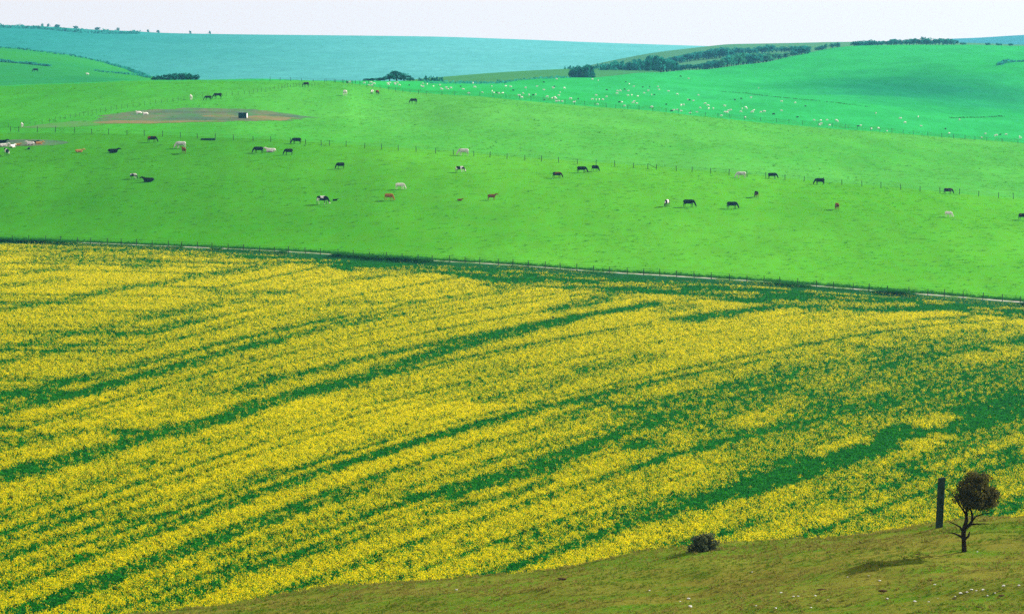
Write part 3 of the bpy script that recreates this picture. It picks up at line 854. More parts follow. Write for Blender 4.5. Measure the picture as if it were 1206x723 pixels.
def coat(name, a, b=None, thr=.5, scale=1.3, rough=.75, face=None):
    """a coat in one colour, or in two with patches of its own; face: muzzle and lower legs in another colour"""
    m, nt, bs = new_mat(name)
    bs.inputs['Roughness'].default_value = rough
    tc = nt.nodes.new('ShaderNodeTexCoord'); oi = nt.nodes.new('ShaderNodeObjectInfo')
    mu = nt.nodes.new('ShaderNodeVectorMath'); mu.operation = 'SCALE'; mu.inputs[0].default_value = (31, 17, 23)
    nt.links.new(oi.outputs['Random'], mu.inputs['Scale'])
    ad = nt.nodes.new('ShaderNodeVectorMath'); ad.operation = 'ADD'
    nt.links.new(tc.outputs['Object'], ad.inputs[0]); nt.links.new(mu.outputs[0], ad.inputs[1])
    c = ramp(nt, noise(nt, 9, 3, .6, ad.outputs[0]), [(.3, tuple(x * .8 for x in a)), (.7, a)])
    if b is not None:
        f = ramp(nt, noise(nt, scale, 1.5, .4, ad.outputs[0]), [(thr - .02, (0, 0, 0)), (thr + .02, (1, 1, 1))])
        c = mix(nt, f, c, b)
    if face is not None:
        sx = nt.nodes.new('ShaderNodeSeparateXYZ'); nt.links.new(tc.outputs['Object'], sx.inputs[0])
        f = ramp(nt, sx.outputs[0], [(face[0] - .02, (0, 0, 0)), (face[0] + .02, (1, 1, 1))])
        c = mix(nt, f, c, face[1])
    nt.links.new(c, bs.inputs['Base Color'])
    return m
COATS = {
    'black': coat('black coat', (.012, .012, .012)),
    'white': coat('cream white coat', (.72, .70, .64)),
    'grey': coat('pale grey coat', (.55, .55, .52), (.35, .34, .32), .55),
    'brown': coat('red brown coat', (.19, .062, .018)),
    'brownwf': coat('red brown coat, white face', (.36, .13, .030), face=(1.08, (.7, .66, .58))),
    'tan': coat('tan coat', (.55, .30, .085)),
    'pied': coat('black and white coat', (.012, .012, .012), (.72, .70, .66), .53),
    'roan': coat('black coat with brown', (.014, .012, .011), (.16, .055, .016), .56, 1.8),
    'bay': coat('dark bay coat', (.020, .014, .010)),
}
WOOL = {'w': coat('white fleece, pale face', (.82, .80, .72)),
        'k': coat('white fleece, dark face', (.80, .78, .70), face=(.56, (.03, .028, .026))),
        'd': coat('fleece darkened as shade', (.035, .030, .024))}  # 'd': shaded side of a sheep given as a dark colour all over
COW = {p: cow_mesh(p) for p in ('graze', 'stand', 'lying')}
HORSE = horse_mesh()
SHEEP = {p: sheep_mesh(p) for p in ('graze', 'stand', 'lying')}
_mc = {}
def coated(me, mat):
    k = (me.name, mat.name)
    if k not in _mc:
        c = me.copy(); c.name = me.name + '_' + mat.name.replace(' ', '_')
        c.materials.clear(); c.materials.append(mat); _mc[k] = c
    return _mc[k]
_proto = {}
def animal(name, me, u, v, face, size, label, cat, group, sheet=None):
    """face: heading in degrees, 0 = to the right, 90 = away from the viewer"""
    p = g(u, v, sheet)
    key = me.name
    if key in _proto:
        o = _proto[key].copy(); COL.objects.link(o)
        for pr in list(o.keys()): del o[pr]
    else:
        o = link(name, me); _proto[key] = o
    o.name = name
    (_sh, e) = (sheet or MAIN), .6
    o.location = p - Vector((0, 0, .02))
    o.rotation_euler = (0, 0, R(face))
    o.scale = (size,) * 3
    return tag(o, label, cat, group)

# u, feet row, pose, coat, heading, size, label
CG = 'cattle out on the pastures'
COWS = [
 (26, 150.2, 'stand', 'white', 105, .72, 'white calf standing by the fence at the left edge of the pasture'),
 (8, 183.5, 'stand', 'pied', 115, 1.05, 'black and white cow standing in front of the cattle resting on bare earth'),
 (4, 173, 'lying', 'white', 20, .95, 'white cow lying on bare earth behind the standing black and white cow'),
 (14.5, 174, 'lying', 'white', 60, .9, 'white cow lying at the front edge of bare earth, beside a standing pied cow'),
 (3, 168.6, 'lying', 'black', 0, .95, 'black cow lying at the back of the bare earth at the left edge'),
 (21, 171.5, 'lying', 'tan', 0, .6, 'small tan calf lying in the middle of the bare earth'),
 (36, 171, 'lying', 'white', 150, 1.0, 'white cow lying on bare earth with a black one behind its shoulder'),
 (40.5, 169.3, 'lying', 'black', 30, .8, 'black calf lying on bare earth between a white cow and a tan calf'),
 (46, 170, 'lying', 'tan', 0, .75, 'golden tan calf lying at the right end of the resting group on bare earth'),
 (34, 176, 'lying', 'black', 90, .6, 'tiny black calf lying on grass in front of the resting group'),
 (93, 179.5, 'lying', 'tan', 10, .85, 'pale tan calf lying alone on grass between the bare earth and a black lying cow'),
 (133, 180, 'lying', 'black', 8, 1.12, 'black cow lying with head raised to the right, near the upper wire fence'),
 (179, 167.8, 'graze', 'roan', -10, 1.0, 'black brown cow grazing to the right just below the upper fence on the left'),
 (213, 174.8, 'graze', 'grey', 183, 1.08, 'pale grey cow grazing to the left with a brown calf before its rear'),
 (216.5, 181, 'stand', 'brown', 112, .95, 'brown cow standing end on, in front of the pale grey grazing cow'),
 (157, 210.5, 'graze', 'pied', -30, .78, 'small black and white calf grazing beside a black cow lying down'),
 (175, 214.2, 'lying', 'black', 178, 1.15, 'black cow lying flat on open grass beside a pied calf'),
 (304.5, 180.5, 'graze', 'black', 180, 1.02, 'black cow grazing to the left, next to a white cow lying down'),
 (319, 179.2, 'lying', 'white', 172, 1.1, 'white cow lying between two black cows'),
 (340, 182.6, 'graze', 'black', 208, .98, 'black cow grazing to the left, right of the white lying cow'),
 (349.5, 169.6, 'graze', 'black', 182, .98, 'black cow grazing to the left under a fence post, above a white lying cow'),
 (401, 199, 'graze', 'black', 215, .98, 'black cow grazing alone, turned half away to the left, above the white rumped cow'),
 (379.5, 240.5, 'graze', 'pied', -20, 1.18, 'large black and white cow grazing to the right with a calf lying ahead'),
 (394.5, 236.6, 'lying', 'black', 20, .5, 'tiny dark calf lying in front of a grazing black and white cow'),
 (458, 236, 'graze', 'brownwf', -35, .98, 'orange brown cow with white face grazing, below a white cow'),
 (471, 223, 'graze', 'white', -12, .92, 'white cow grazing to the right above the orange brown cow'),
 (546, 183.5, 'graze', 'grey', 180, 1.12, 'pale grey white cow grazing to the left against the upper fence'),
 (541.5, 203, 'graze', 'pied', -15, .92, 'black cow with white patches grazing, below the pale cow at the fence'),
 (579, 235.6, 'stand', 'brown', 6, .82, 'dark red brown cow standing with its head up'),
 (541.5, 236.4, 'lying', 'brown', 0, .5, 'small brown calf lying left of the standing red brown cow'),
 (656, 209.8, 'graze', 'roan', -12, .92, 'black cow with brown shoulder grazing left of two black cows'),
 (685, 203.6, 'graze', 'black', -8, .98, 'black cow grazing to the right, middle one of three near the upper fence'),
 (701, 202, 'graze', 'black', -48, .95, 'black cow grazing with its head turned down, right one of three near the upper fence'),
 (785.5, 243.3, 'graze', 'pied', -112, 1.0, 'black and white cow grazing head on, left of two black cows on the lower grass'),
 (811, 243.9, 'graze', 'black', -8, 1.08, 'black cow grazing to the right, middle one of three on the lower grass'),
 (862, 246, 'graze', 'black', -14, 1.02, 'black cow grazing to the right, right one of three on the lower grass'),
 (890.7, 232.8, 'graze', 'roan', 100, .95, 'dark brown cow seen from behind, above and right of three grazing black ones'),
 (873, 210, 'graze', 'grey', 182, 1.0, 'grey white cow grazing to the left beside the upper fence'),
 (909.5, 210.6, 'graze', 'black', -4, .92, 'black cow grazing to the right along the upper fence, next to the grey white cow'),
 (965.5, 217.7, 'graze', 'black', 176, 1.0, 'black cow grazing to the left below a post of the upper fence'),
 (985.7, 247.2, 'graze', 'brown', 98, .98, 'brown cow seen from behind, grazing alone on the lower grass'),
 (1116.5, 228.6, 'graze', 'roan', -10, .9, 'black and brown cow grazing against the upper fence near its right end'),
 (1117, 255.8, 'graze', 'white', -42, .82, 'white cow grazing alone on the lower grass near the right edge'),
 (1205, 259.2, 'graze', 'roan', -25, .95, 'dark brown cow cut off by the right edge of the view'),
 (406.3, 113, 'graze', 'white', 110, 1.15, 'cream white cow seen end on just in front of the sheep'),
 (438, 111, 'graze', 'pied', -100, .95, 'black cow with white legs seen head on just in front of the sheep'),
 (444.5, 111.6, 'graze', 'roan', 70, .95, 'dark cow with a brown back standing close to another in front of the sheep'),
 (225, 118.2, 'stand', 'white', 100, .95, 'white cow seen end on by the wire fence above the trampled ground'),
]
for u, v, p, c, f, s_, lb in COWS:
    animal('cow', coated(COW[p], COATS[c]), u, v, f, s_, lb, 'cow', CG)
animal('cow', coated(COW['graze'], COATS['black']), 42, 85, 180, 1.15, 'dark cow grazing alone on the far left spur beyond the crest', 'cow', CG, SPUR)
HG = 'dark horses grazing on the upper pasture'
for u, v, f, s_, lb in [(245, 118.6, 180, .85, 'dark horse grazing to the left, nearer one of a pair above the trampled ground'),
                        (256.5, 116.6, 183, 1.02, 'dark horse grazing to the left, taller one of a pair above the trampled ground'),
                        (360.5, 102.8, 222, .95, 'dark horse grazing by the fence on the crest'),
                        (487, 122.6, 150, 1.02, 'dark horse grazing alone in front of the sheep')]:
    animal('horse', coated(HORSE, COATS['bay']), u, v, f, s_, lb, 'horse', HG)

SH = """409,98.5d 412,98 429,99 434.5,101.5 437,98.5 438,102 440.5,100 456.5,99.5 459,98.6 457.5,101 465,98.8 468,98.6 465.5,100.5 470.5,101.5 482,101.5d 498,99.8 498,103 496,102 503,100.5 510.5,102.5 518,101.5 519.5,105
520.5,106.5 525.5,104.5 527.5,105.8 531,105.2 542.5,103d 545.5,106 552,111.3 557,99.2 563,99 559,104 568,109.7 579,103 579.5,108.7 581.5,110.7 585,109.7d 587.5,111.2 592,111.2 595.5,103 601.5,103 604.5,107d 616,111.2 611.5,114 614.5,116.2
619,104.7 640.5,98d 632.5,103 640.5,106.7 653,103d 651.5,105 664.5,105 655.5,94.3 623,113.2 628,113.2d 631,112.7 641.5,118.7d 644.5,115.2 650,117 653.3,116.3 654.5,117.8 655,120.7 658,120.2 662,120.2 658,113.2 659.5,110 672,117.7 676,122 681,117.7d 697.5,94.5 704.5,96 697.5,118.2 702,118.7 705.5,118.7 702,113.7 703.5,124 710,118.2 714.5,107d 714.5,115.2
727,108.2 726.5,111.2 730.5,108.2 735.5,106.2d 740,108.2 741,100.2 746.5,103.2 737,97.5d 744,113.2 739.5,113.7 751,114.7 757,103.7d 765,103.2d 758.5,110.7 763.5,108.2 767.5,112.7 770.5,112.2d 775,103.2 776,106.2 787.5,108.2 797.5,112.2 729.5,121.7d 732.5,121.7 735.5,126 745.5,122.2 747,120.2 750,122.7 767.5,127.5 784.5,123.7d 791,132d 793.5,131 797.5,130.2 802.3,131.7 812.5,134.5 802,125.2 805,124.7 810.3,118.7 812,119.2d 816.5,119.7 801.5,91d 811,93.3
822.5,113.2 820.5,133.2 824.5,128.2 830.5,123.2 833.7,125.7 834.5,129.2 840,129.2 853.5,126.2 849.5,137.5 853.7,133.2 856,133.9 857.8,131.7 860.7,130.7 865.5,118.7d 873,116.7d 884.5,116.2 893.5,104.7 872.5,132.7 874,129.2 878.3,127.2 879.7,128.9 886,133.2 887.7,131.2 877.5,139.5 896,133.2 900,132.7 911,135.7d
920.5,120.7 936.5,122.2 948.5,125.7d 920.5,131.7 939,138.7d 958.5,142.7 966.5,143.2 966.8,147.2 965.2,148.3 974,142.7 977,149 985,143.2 986.5,144.2 1011,149.7d 1013.5,149.2
1031.5,134.7 1026,153 1034.5,152.5 1044.5,155 1060.5,140.7 1066,145.7 1081.5,138.7 1085,149.2 1113.5,152.7d 1118,157.7
1130,142.2 1156,163.5 1160.5,158.7 1171.5,161.2 1173.5,160.7 1178,159.7d 1185,159.7 1200.7,162.2 1202,163.7"""
ZONES = [(450, 'by the crest at left'), (490, 'under the round tree clump'), (575, 'below the rough bank'), (625, 'under the right end of the bank'),
         (690, 'below the dark square thicket'), (760, 'below the left end of the wood'), (830, 'below the tall domed clump'), (905, 'below the front belt of trees'),
         (1020, 'left of the dark hollow'), (1300, 'at the thin right end of the flock')]
rs = random.Random(5)
for tok in SH.split():
    dk = tok.endswith('d')
    u, v = (float(x) for x in tok.rstrip('d').split(','))
    zone = next(z for lim, z in ZONES if u < lim)
    pose = rs.choices(['graze', 'stand', 'lying'], [.6, .22, .18])[0]
    wool = 'd' if dk else rs.choice(['w', 'w', 'k'])
    what = {'d': 'shade darkened sheep', 'w': 'white sheep', 'k': 'dark faced white sheep'}[wool] + {'graze': ' grazing ', 'stand': ' standing ', 'lying': ' lying '}[pose] + zone
    head = rs.choice([0, 0, 180, 180, 30, 150, 210, 330, 100, 260]) + rs.uniform(-15, 15)
    animal('sheep', coated(SHEEP[pose], WOOL[wool]), u, v, head, (.68 if not dk else .64) * rs.uniform(.85, 1.12), what, 'sheep', what)
for u, v, sh, lb in [(103, 89, SPUR, 'single white sheep far off on the left spur beyond the crest'), (163.5, 134.6, None, 'white sheep lying on the trampled ground, left of two'), (171.3, 135.8, None, 'white sheep lying on the trampled ground, right of two')]:
    animal('sheep', coated(SHEEP['lying' if sh is None else 'stand'], WOOL['w']), u, v, 200, 1.2, lb, 'sheep', 'sheep strayed from the flock', sh)

# ------------------------------------------------------------------ fences
def wood_mat(name, c1, c2):
    m, nt, b = new_mat(name)
    c = mix(nt, ramp(nt, noise(nt, 6, 5, .7, obj_coord(nt, (6, 6, .6))), [(.4, (0, 0, 0)), (.62, (1, 1, 1))]), c1, c2)
    nt.links.new(c, b.inputs['Base Color'])
    bump(nt, b, noise(nt, 10, 5, .7, obj_coord(nt, (6, 6, .5))), .6, .02)
    return m
M_post = wood_mat('weathered post', (.020, .030, .022), (.05, .055, .04))
M_wire, _, b = new_mat('fence wire')
b.inputs['Base Color'].default_value = (.05, .06, .05, 1)
def post_mesh(h, r):
    bm = bmesh.new()
    tube(bm, [(0, 0, -.25), (0, 0, h * .5), (.01, 0, h - .06), (.01, 0, h)], [r, r * .97, r * .93, r * .55], 7)
    bmesh.ops.recalc_face_normals(bm, faces=bm.faces)
    me = bpy.data.meshes.new('post'); bm.to_mesh(me); bm.free()
    me.materials.append(M_post)
    return me
def fence(pts, label, pm, spacing=None, wires=(.5, .95), wr=.012, sheet=None, jit=.12, group=None, brace=None, tall=None):
    """pts: measured foot positions; with spacing the line is walked at that step, else a post stands at each point"""
    P = [g(u, v, sheet) for u, v in pts]
    if spacing:
        Q = np.array([(p.x, p.y) for p in P]); seg = np.sqrt(((Q[1:] - Q[:-1]) ** 2).sum(1)); cum = np.r_[0, np.cumsum(seg)]
        t = np.arange(0, cum[-1], spacing); t = t + RNG.uniform(-jit, jit, len(t))
        xs = np.interp(t, cum, Q[:, 0]); ys = np.interp(t, cum, Q[:, 1])
        P = [Vector((x, y, float((sheet or MAIN).z(x, y)))) for x, y in zip(xs, ys)]
    root = empty('fence', P[0])
    tag(root, label, 'fence', group)
    for i, p in enumerate(P):
        o = bpy.data.objects.new('post', pm); COL.objects.link(o); o.parent = root
        o.location = p - P[0]
        k = RNG.uniform(.88, 1.1) * (1.45 if tall and i in tall else 1)
        o.scale = (1, 1, k)
        o.rotation_euler = (RNG.normal(0, .03), RNG.normal(0, .045), RNG.uniform(0, 6))
    for h in wires:
        bm = bmesh.new()
        tube(bm, [p - P[0] + Vector((0, -.07, h)) for p in P], [wr] * len(P), 3)
        bmesh.ops.recalc_face_normals(bm, faces=bm.faces)
        me = bpy.data.meshes.new('wire'); bm.to_mesh(me); bm.free()
        link('wire', me, root, [M_wire])
    return root, P
PM_a, PM_b, PM_c, PM_d = post_mesh(1.25, .07), post_mesh(1.15, .065), post_mesh(1.2, .06), post_mesh(1.1, .04)
rowF1 = lambda u: float(np.interp(u, UQ, f1v))
F1P = [-28, -8, 12.5, 22, 44, 65, 88, 108, 128, 149.5, 170, 191.5, 212.5, 232.5, 253.5, 275, 298, 319, 342, 360, 378.5, 388, 407.5, 429.5, 449.5, 469, 490, 513, 534, 558, 577, 597, 618, 637.5, 658, 680, 702, 724, 746, 763, 773, 796.5, 815, 837, 858.5, 880, 902, 924.5, 947, 970, 991.5, 1015, 1037.5, 1061, 1083.5, 1107, 1130, 1152.5, 1176, 1193.5, 1217, 1240]
f1root, f1P = fence([(u, rowF1(u) + .6) for u in F1P], 'wire fence on dark wooden posts running right across between the two cow pastures', PM_a, wires=(.45, .8, 1.1), wr=.011)
bm = bmesh.new()
i1, i2 = F1P.index(763), F1P.index(773)
tube(bm, [f1P[i1] - f1P[0] + Vector((0, 0, 1.15)), f1P[i2] - f1P[0] + Vector((0, 0, .3))], [.05, .05], 6)
me = bpy.data.meshes.new('brace'); bm.to_mesh(me); bm.free()
link('brace', me, f1root, [M_post])
# track-side fence on the near side of the chalk track
A_tr = np.linspace(-.16, .16, 90)
def track_pt(u): return (u, float(np.interp(u, UQ, trv)) + .5)
fence([track_pt(u) for u in range(-40, 1260, 40)], 'low wire fence along the near side of the white chalk track above the rape field', PM_b, spacing=3.15, wires=(.4, .75, 1.05), wr=.016, jit=.3)
rowF2 = lambda u: float(np.interp(u, UQ, f2v))
fence([(u, rowF2(u)) for u in range(384, 1250, 30)], 'long wire fence along the lower edge of the sheep pasture', PM_c, spacing=4.2, wires=(.3, .6, .9, 1.1), wr=.012, jit=.5)
fence([(-10, 151), (20, 150), (40, 148), (60, 144.3), (90, 138.5), (120, 132.5), (145, 128), (185, 122.5), (215, 118.5), (250, 115), (290, 111.5), (330, 105), (352, 102.5), (375, 101.3)], 'faint wire fence climbing from the left edge above the trampled ground to the crest', PM_d, spacing=4.0, wires=(.5, .95), wr=.01)
fence([(318, 95.6), (340, 95.9), (370, 96.8), (400, 98), (440, 98.6)], 'short wire fence whose posts stand up along the skyline of the crest', PM_b, spacing=3.4, wires=(.5, .95), wr=.012, tall=(17,))

# ------------------------------------------------------------------ livestock trailer and water trough
def box(bm, c, s, bev=.02):
    r = bmesh.ops.create_cube(bm, size=1, matrix=Matrix.Translation(c) @ Matrix.Diagonal((*s, 1)))
    if bev:
        es = list({e for v in r['verts'] for e in v.link_edges})
        bmesh.ops.bevel(bm, geom=es, offset=bev, segments=1, affect='EDGES')
def part(name, fn, mat, parent):
    bm = bmesh.new(); fn(bm)
    bmesh.ops.recalc_face_normals(bm, faces=bm.faces)
    me = bpy.data.meshes.new(name); bm.to_mesh(me); bm.free()
    return link(name, me, parent, [mat])
M_shed = wood_mat('dark green boards', (.010, .035, .032), (.018, .05, .042))
M_roof, _, b = new_mat('grey sheet roof'); b.inputs['Base Color'].default_value = (.10, .15, .16, 1); b.inputs['Roughness'].default_value = .5
M_sunend, _, b = new_mat('end whitened as sunlit'); b.inputs['Base Color'].default_value = (.8, .8, .78, 1)  # sunlit side of the shelter put in as white colour
M_tyre, _, b = new_mat('tyre rubber'); b.inputs['Base Color'].default_value = (.015, .015, .015, 1)
p = g(286, 139.8)
sh = tag(empty('field_shelter', p, R(-4)), 'small dark green field shelter, right end whitened as sunlit, on the bare earth', 'shelter')
def shell(bm):
    box(bm, (0, -.62, .72), (2.0, .06, 1.05)); box(bm, (0, .62, .80), (2.0, .06, 1.2)); box(bm, (-.98, 0, .76), (.06, 1.18, 1.1)); box(bm, (0, 0, .17), (1.9, 1.16, .08))
part('wall', shell, M_shed, sh)
part('end_wall', lambda bm: box(bm, (1.02, 0, .72), (.07, 1.2, 1.05)), M_sunend, sh)
def rf(bm):
    box(bm, (0, 0, 1.42), (2.3, 1.55, .07)); 
    for k in range(8): box(bm, (-1.0 + k * .28, 0, 1.47), (.07, 1.5, .04), 0)
part('roof', rf, M_roof, sh)
for sx in (-.75, .75):
    part('skid', lambda bm, sx=sx: box(bm, (sx, 0, .06), (.16, 1.5, .14)), M_post, sh)
p = g(245, 165.3)
tr_ = tag(empty('water_trough', p, R(2)), 'long low dark water trough in front of the upper fence', 'trough')
M_tr, _, b = new_mat('galvanised trough'); b.inputs['Base Color'].default_value = (.02, .06, .035, 1); b.inputs['Roughness'].default_value = .5
def trough(bm):
    box(bm, (0, -.3, .22), (3.2, .06, .40)); box(bm, (0, .3, .22), (3.2, .06, .40)); box(bm, (-1.57, 0, .22), (.06, .54, .40)); box(bm, (1.57, 0, .22), (.06, .54, .40)); box(bm, (0, 0, .05), (3.1, .54, .06))
part('basin', trough, M_tr, tr_)
M_wat, _, b = new_mat('trough water'); b.inputs['Base Color'].default_value = (.02, .04, .03, 1); b.inputs['Roughness'].default_value = .05
part('water', lambda bm: box(bm, (0, 0, .33), (3.06, .53, .02), 0), M_wat, tr_)

# ------------------------------------------------------------------ trees
M_bark = wood_mat('bark', (.018, .013, .009), (.045, .032, .02))
M_crownA = leaf_mat('wood foliage', (.010, .16, .125), (.022, .23, .165), .45)
M_crownB = leaf_mat('wood foliage olive', (.022, .18, .10), (.05, .25, .13), .45)
M_crownC = leaf_mat('dark thicket foliage', (.006, .115, .085), (.014, .17, .11), .4)
def far_tree(seed, mat, n=620, clumps=16):
    """unit tree: 1 m tall, about 1 m wide; returns (trunk mesh, crown mesh)"""
    r = np.random.default_rng(seed)
    bm = bmesh.new()
    tube(bm, [(0, 0, -.05), (.01, 0, .15), (-.01, .01, .35), (.02, 0, .6)], [.045, .036, .026, .012], 7)
    for k in range(6):
        a = k * 1.05 + r.uniform(-.3, .3); z = r.uniform(.22, .45)
        tube(bm, [(0, 0, z), (math.cos(a) * .16, math.sin(a) * .16, z + .14), (math.cos(a) * .3, math.sin(a) * .3, z + .26)], [.02, .013, .006], 5)
    bmesh.ops.recalc_face_normals(bm, faces=bm.faces)
    tm = bpy.data.meshes.new('trunk'); bm.to_mesh(tm); bm.free(); tm.materials.append(M_bark)
    cs = []
    for k in range(clumps):
        a = r.uniform(0, 6.28); q = math.sqrt(r.uniform(0, 1)) * .36; z = r.uniform(.22, .84)
        q *= math.sqrt(max(.15, 1 - ((z - .48) / .46) ** 2))
        cc = np.array([math.cos(a) * q, math.sin(a) * q, z]); m = n // clumps
        d = r.normal(size=(m, 3)); d /= np.linalg.norm(d, axis=1)[:, None]
        rad = r.uniform(.09, .17)
        cs.append(cc + d * rad * (r.uniform(.5, 1.05, m) ** .5)[:, None])
    C = np.vstack(cs); C = C[C[:, 2] > .06]
    V, F = quads(C, .085, r, .15)
    cm = np_mesh('crown', V, F); cm.materials.append(mat)
    return tm, cm
KIND = {'A': [far_tree(100 + i, M_crownA) for i in range(4)], 'B': [far_tree(120 + i, M_crownB) for i in range(3)], 'C': [far_tree(140 + i, M_crownC, 800, 20) for i in range(3)]}
def tree(u, d, top, wpx, kind, label, group, sheet=None, name='tree', cat='tree', sink=.3, minh=None):
    """a tree at distance d under photograph column u, its top at row 'top', crown about wpx columns wide"""
    ax, az = ray(u, top)
    x = float(ax * d); zt = CAMZ + float(az) * d
    zg = float((sheet or MAIN).z(x, d))
    h = max(zt - zg, minh or 1.2)
    if sheet is FAR: zg -= .22 * h; h *= 1.22
    w = wpx * 1.22 * d / FPX
    root = empty(name, (x, d, zg), RNG.uniform(0, 6.28))
    tag(root, label, cat, group)
    tm, cm = KIND[kind][int(RNG.integers(0, len(KIND[kind])))]
    for nm, me in (('trunk', tm), ('crown', cm)):
        o = bpy.data.objects.new(nm, me); COL.objects.link(o); o.parent = root
        o.scale = (w * 1.05, w * 1.05, h)
    return root
def row(pts, n, kind, wpx, label, group, dd=0, sheet=None, djit=25, vj=1.2, **k):
    """n trees along a line of (u, distance, top row)"""
    us = [p[0] for p in pts]
    for i in range(n):
        u = us[0] + (us[-1] - us[0]) * (i + .5 + RNG.uniform(-.3, .3)) / n
        d = float(np.interp(u, us, [p[1] for p in pts])) + RNG.uniform(-djit, djit) + dd
        t = float(np.interp(u, us, [p[2] for p in pts])) + RNG.uniform(-1.4 * vj, vj)
        kk = kind[int(RNG.integers(0, len(kind)))]
        tree(u, d, t, wpx * RNG.uniform(.65, 1.5), kk, label, group, sheet, **k)
# left copse just behind the crest
row([(180, 1195, 90), (196, 1195, 86.5), (215, 1195, 86), (229, 1195, 86), (233, 1195, 88)], 11, 'C', 9, 'dark bush in the dense copse behind the crest', 'bushes of the copse behind the crest', djit=6, vj=.7, name='shrub', cat='bush')
row([(430, 1245, 95), (442, 1245, 92.5), (455, 1245, 90)], 6, 'C', 9, 'low dark bush trailing off the left of the round clump', 'bushes of the round clump', djit=6, vj=.5, name='shrub', cat='bush')
for u, t, w, lb in [(459, 86.5, 14, 'left shoulder tree of the round clump beyond the crest'), (467, 82.5, 20, 'tallest domed tree in the middle of the round clump beyond the crest'), (476, 86.5, 16, 'right shoulder tree of the round clump beyond the crest'), (483, 91, 11, 'lowest right hand bush of the round clump beyond the crest')]:
    tree(u, 1250 + RNG.uniform(-8, 8), t, w, 'C', lb, 'trees of the round clump')
row([(492, 1420, 91), (504, 1420, 88), (512, 1430, 88), (522, 1440, 90)], 6, 'C', 8, 'low dark bush at the left end of the rough bank', 'bushes at the end of the rough bank', djit=5, vj=.4, name='shrub', cat='bush')
# thicket and wood on the right
row([(671, 1600, 80), (680, 1600, 76.5), (698, 1610, 75)], 6, 'C', 11, 'dark square topped thicket bush left of the wood', 'bushes of the dark thicket', djit=8, vj=.8, name='shrub', cat='bush')
row([(667, 1900, 76.5), (690, 1900, 75.5), (706, 1900, 73)], 6, 'A', 7, 'small hedge tree behind the dark thicket', 'hedge trees behind the thicket', djit=10, vj=.5)
row([(706, 1760, 76), (716, 1760, 72), (728, 1760, 71), (742, 1760, 73)], 11, 'A', 13, 'tree in the low rounded clump at the left end of the wood', 'trees of the low rounded clump', djit=20, vj=.8)
row([(738, 1745, 73), (752, 1745, 68), (766, 1745, 63.5), (778, 1745, 65), (790, 1745, 70), (800, 1745, 75)], 16, 'AAC', 14, 'tree in the tall domed clump of the wood', 'trees of the tall domed clump', djit=20, vj=1.0)
row([(803, 1740, 75.5), (816, 1740, 75)], 5, 'A', 5, 'slender tree with open trunks in the gap of the wood', 'slender trees in the gap', djit=8, vj=.7)
row([(819, 1745, 75), (825, 1745, 75)], 2, 'A', 9, 'small round tree at the right of the gap in the wood', 'small trees right of the gap', djit=5, vj=.5)
row([(829, 1790, 74), (845, 1800, 70), (858, 1800, 65.5), (872, 1830, 63), (888, 1840, 62.5), (903, 1860, 63)], 26, 'AAB', 13, 'tree in the long front belt of the wood', 'trees of the front belt', djit=18, vj=1.1)
row([(909, 1880, 64), (920, 1890, 62.5), (928, 1900, 61)], 4, 'AB', 11, 'tree in the front belt beside a pale bush', 'trees beside the pale bush', djit=12, vj=.8)
tree(907, 1862, 68, 10, 'B', 'pale round bush at the edge of the front belt of the wood', None, name='shrub', cat='bush')
row([(932, 1915, 60), (940, 1925, 55), (947, 1930, 53), (952, 1935, 56)], 7, 'A', 11, 'tree in the right hand end clump of the front belt', 'trees at the right end of the front belt', djit=12, vj=.8)
row([(792, 2230, 67), (806, 2240, 64), (822, 2250, 61), (842, 2260, 57), (856, 2270, 55)], 20, 'A', 11, 'tree in the upper belt climbing the hillside behind the wood', 'trees of the upper belt', dd=-60, sheet=WOOD, djit=14, vj=.8)
row([(858, 2280, 58), (868, 2290, 54.5), (880, 2290, 57), (892, 2300, 55), (903, 2300, 52.5), (918, 2310, 55.5), (934, 2310, 54.5), (950, 2320, 53.5)], 20, 'A', 11, 'tree in the upper right belt under the skyline', 'trees of the upper right belt', dd=-60, sheet=WOOD, djit=14, vj=.9)
row([(962, 1990, 57), (968, 1995, 53.5), (974, 1998, 50.5)], 4, 'A', 8, 'tree in the small group right of the wood', 'small group right of the wood', djit=6, vj=.6)
row([(977, 2010, 51), (990, 2020, 50)], 3, 'A', 7, 'little round tree between the wood and skyline belt', 'little trees on the crest', djit=5, vj=.4)
row([(1004, 2040, 48.5), (1016, 2045, 48), (1030, 2050, 46.5), (1040, 2055, 49)], 9, 'A', 10, 'tree in the left part of the skyline belt', 'trees of the left skyline belt', djit=10, vj=.7)
row([(1043, 2060, 48), (1053, 2062, 45.8), (1062, 2065, 47)], 5, 'A', 9, 'tree in the middle of the skyline belt', 'trees of the middle skyline belt', djit=10, vj=.6)
row([(1064, 2070, 46), (1080, 2075, 45.5), (1098, 2080, 45), (1110, 2085, 45), (1120, 2088, 46.5), (1127, 2090, 47.5)], 13, 'A', 10, 'tree in the right part of the skyline belt', 'trees of the right skyline belt', djit=10, vj=.7)
tree(1087, 2074, 43.2, 7, 'A', 'tallest narrow tree sticking out of the skyline belt', None)
for u, t, lb in [(1134, 50.4, 'low bush just off the right end of the skyline belt'), (1163, 50.3, 'lone dark bush on the crest right of the skyline belt'), (1176, 51, 'wider dark bush in the row on the crest right of the skyline belt'), (1190, 52.2, 'dark bush on the crest nearest the right edge')]:
    tree(u, 2098, t, 8, 'A', lb, None, name='shrub', cat='bush', minh=1.6)
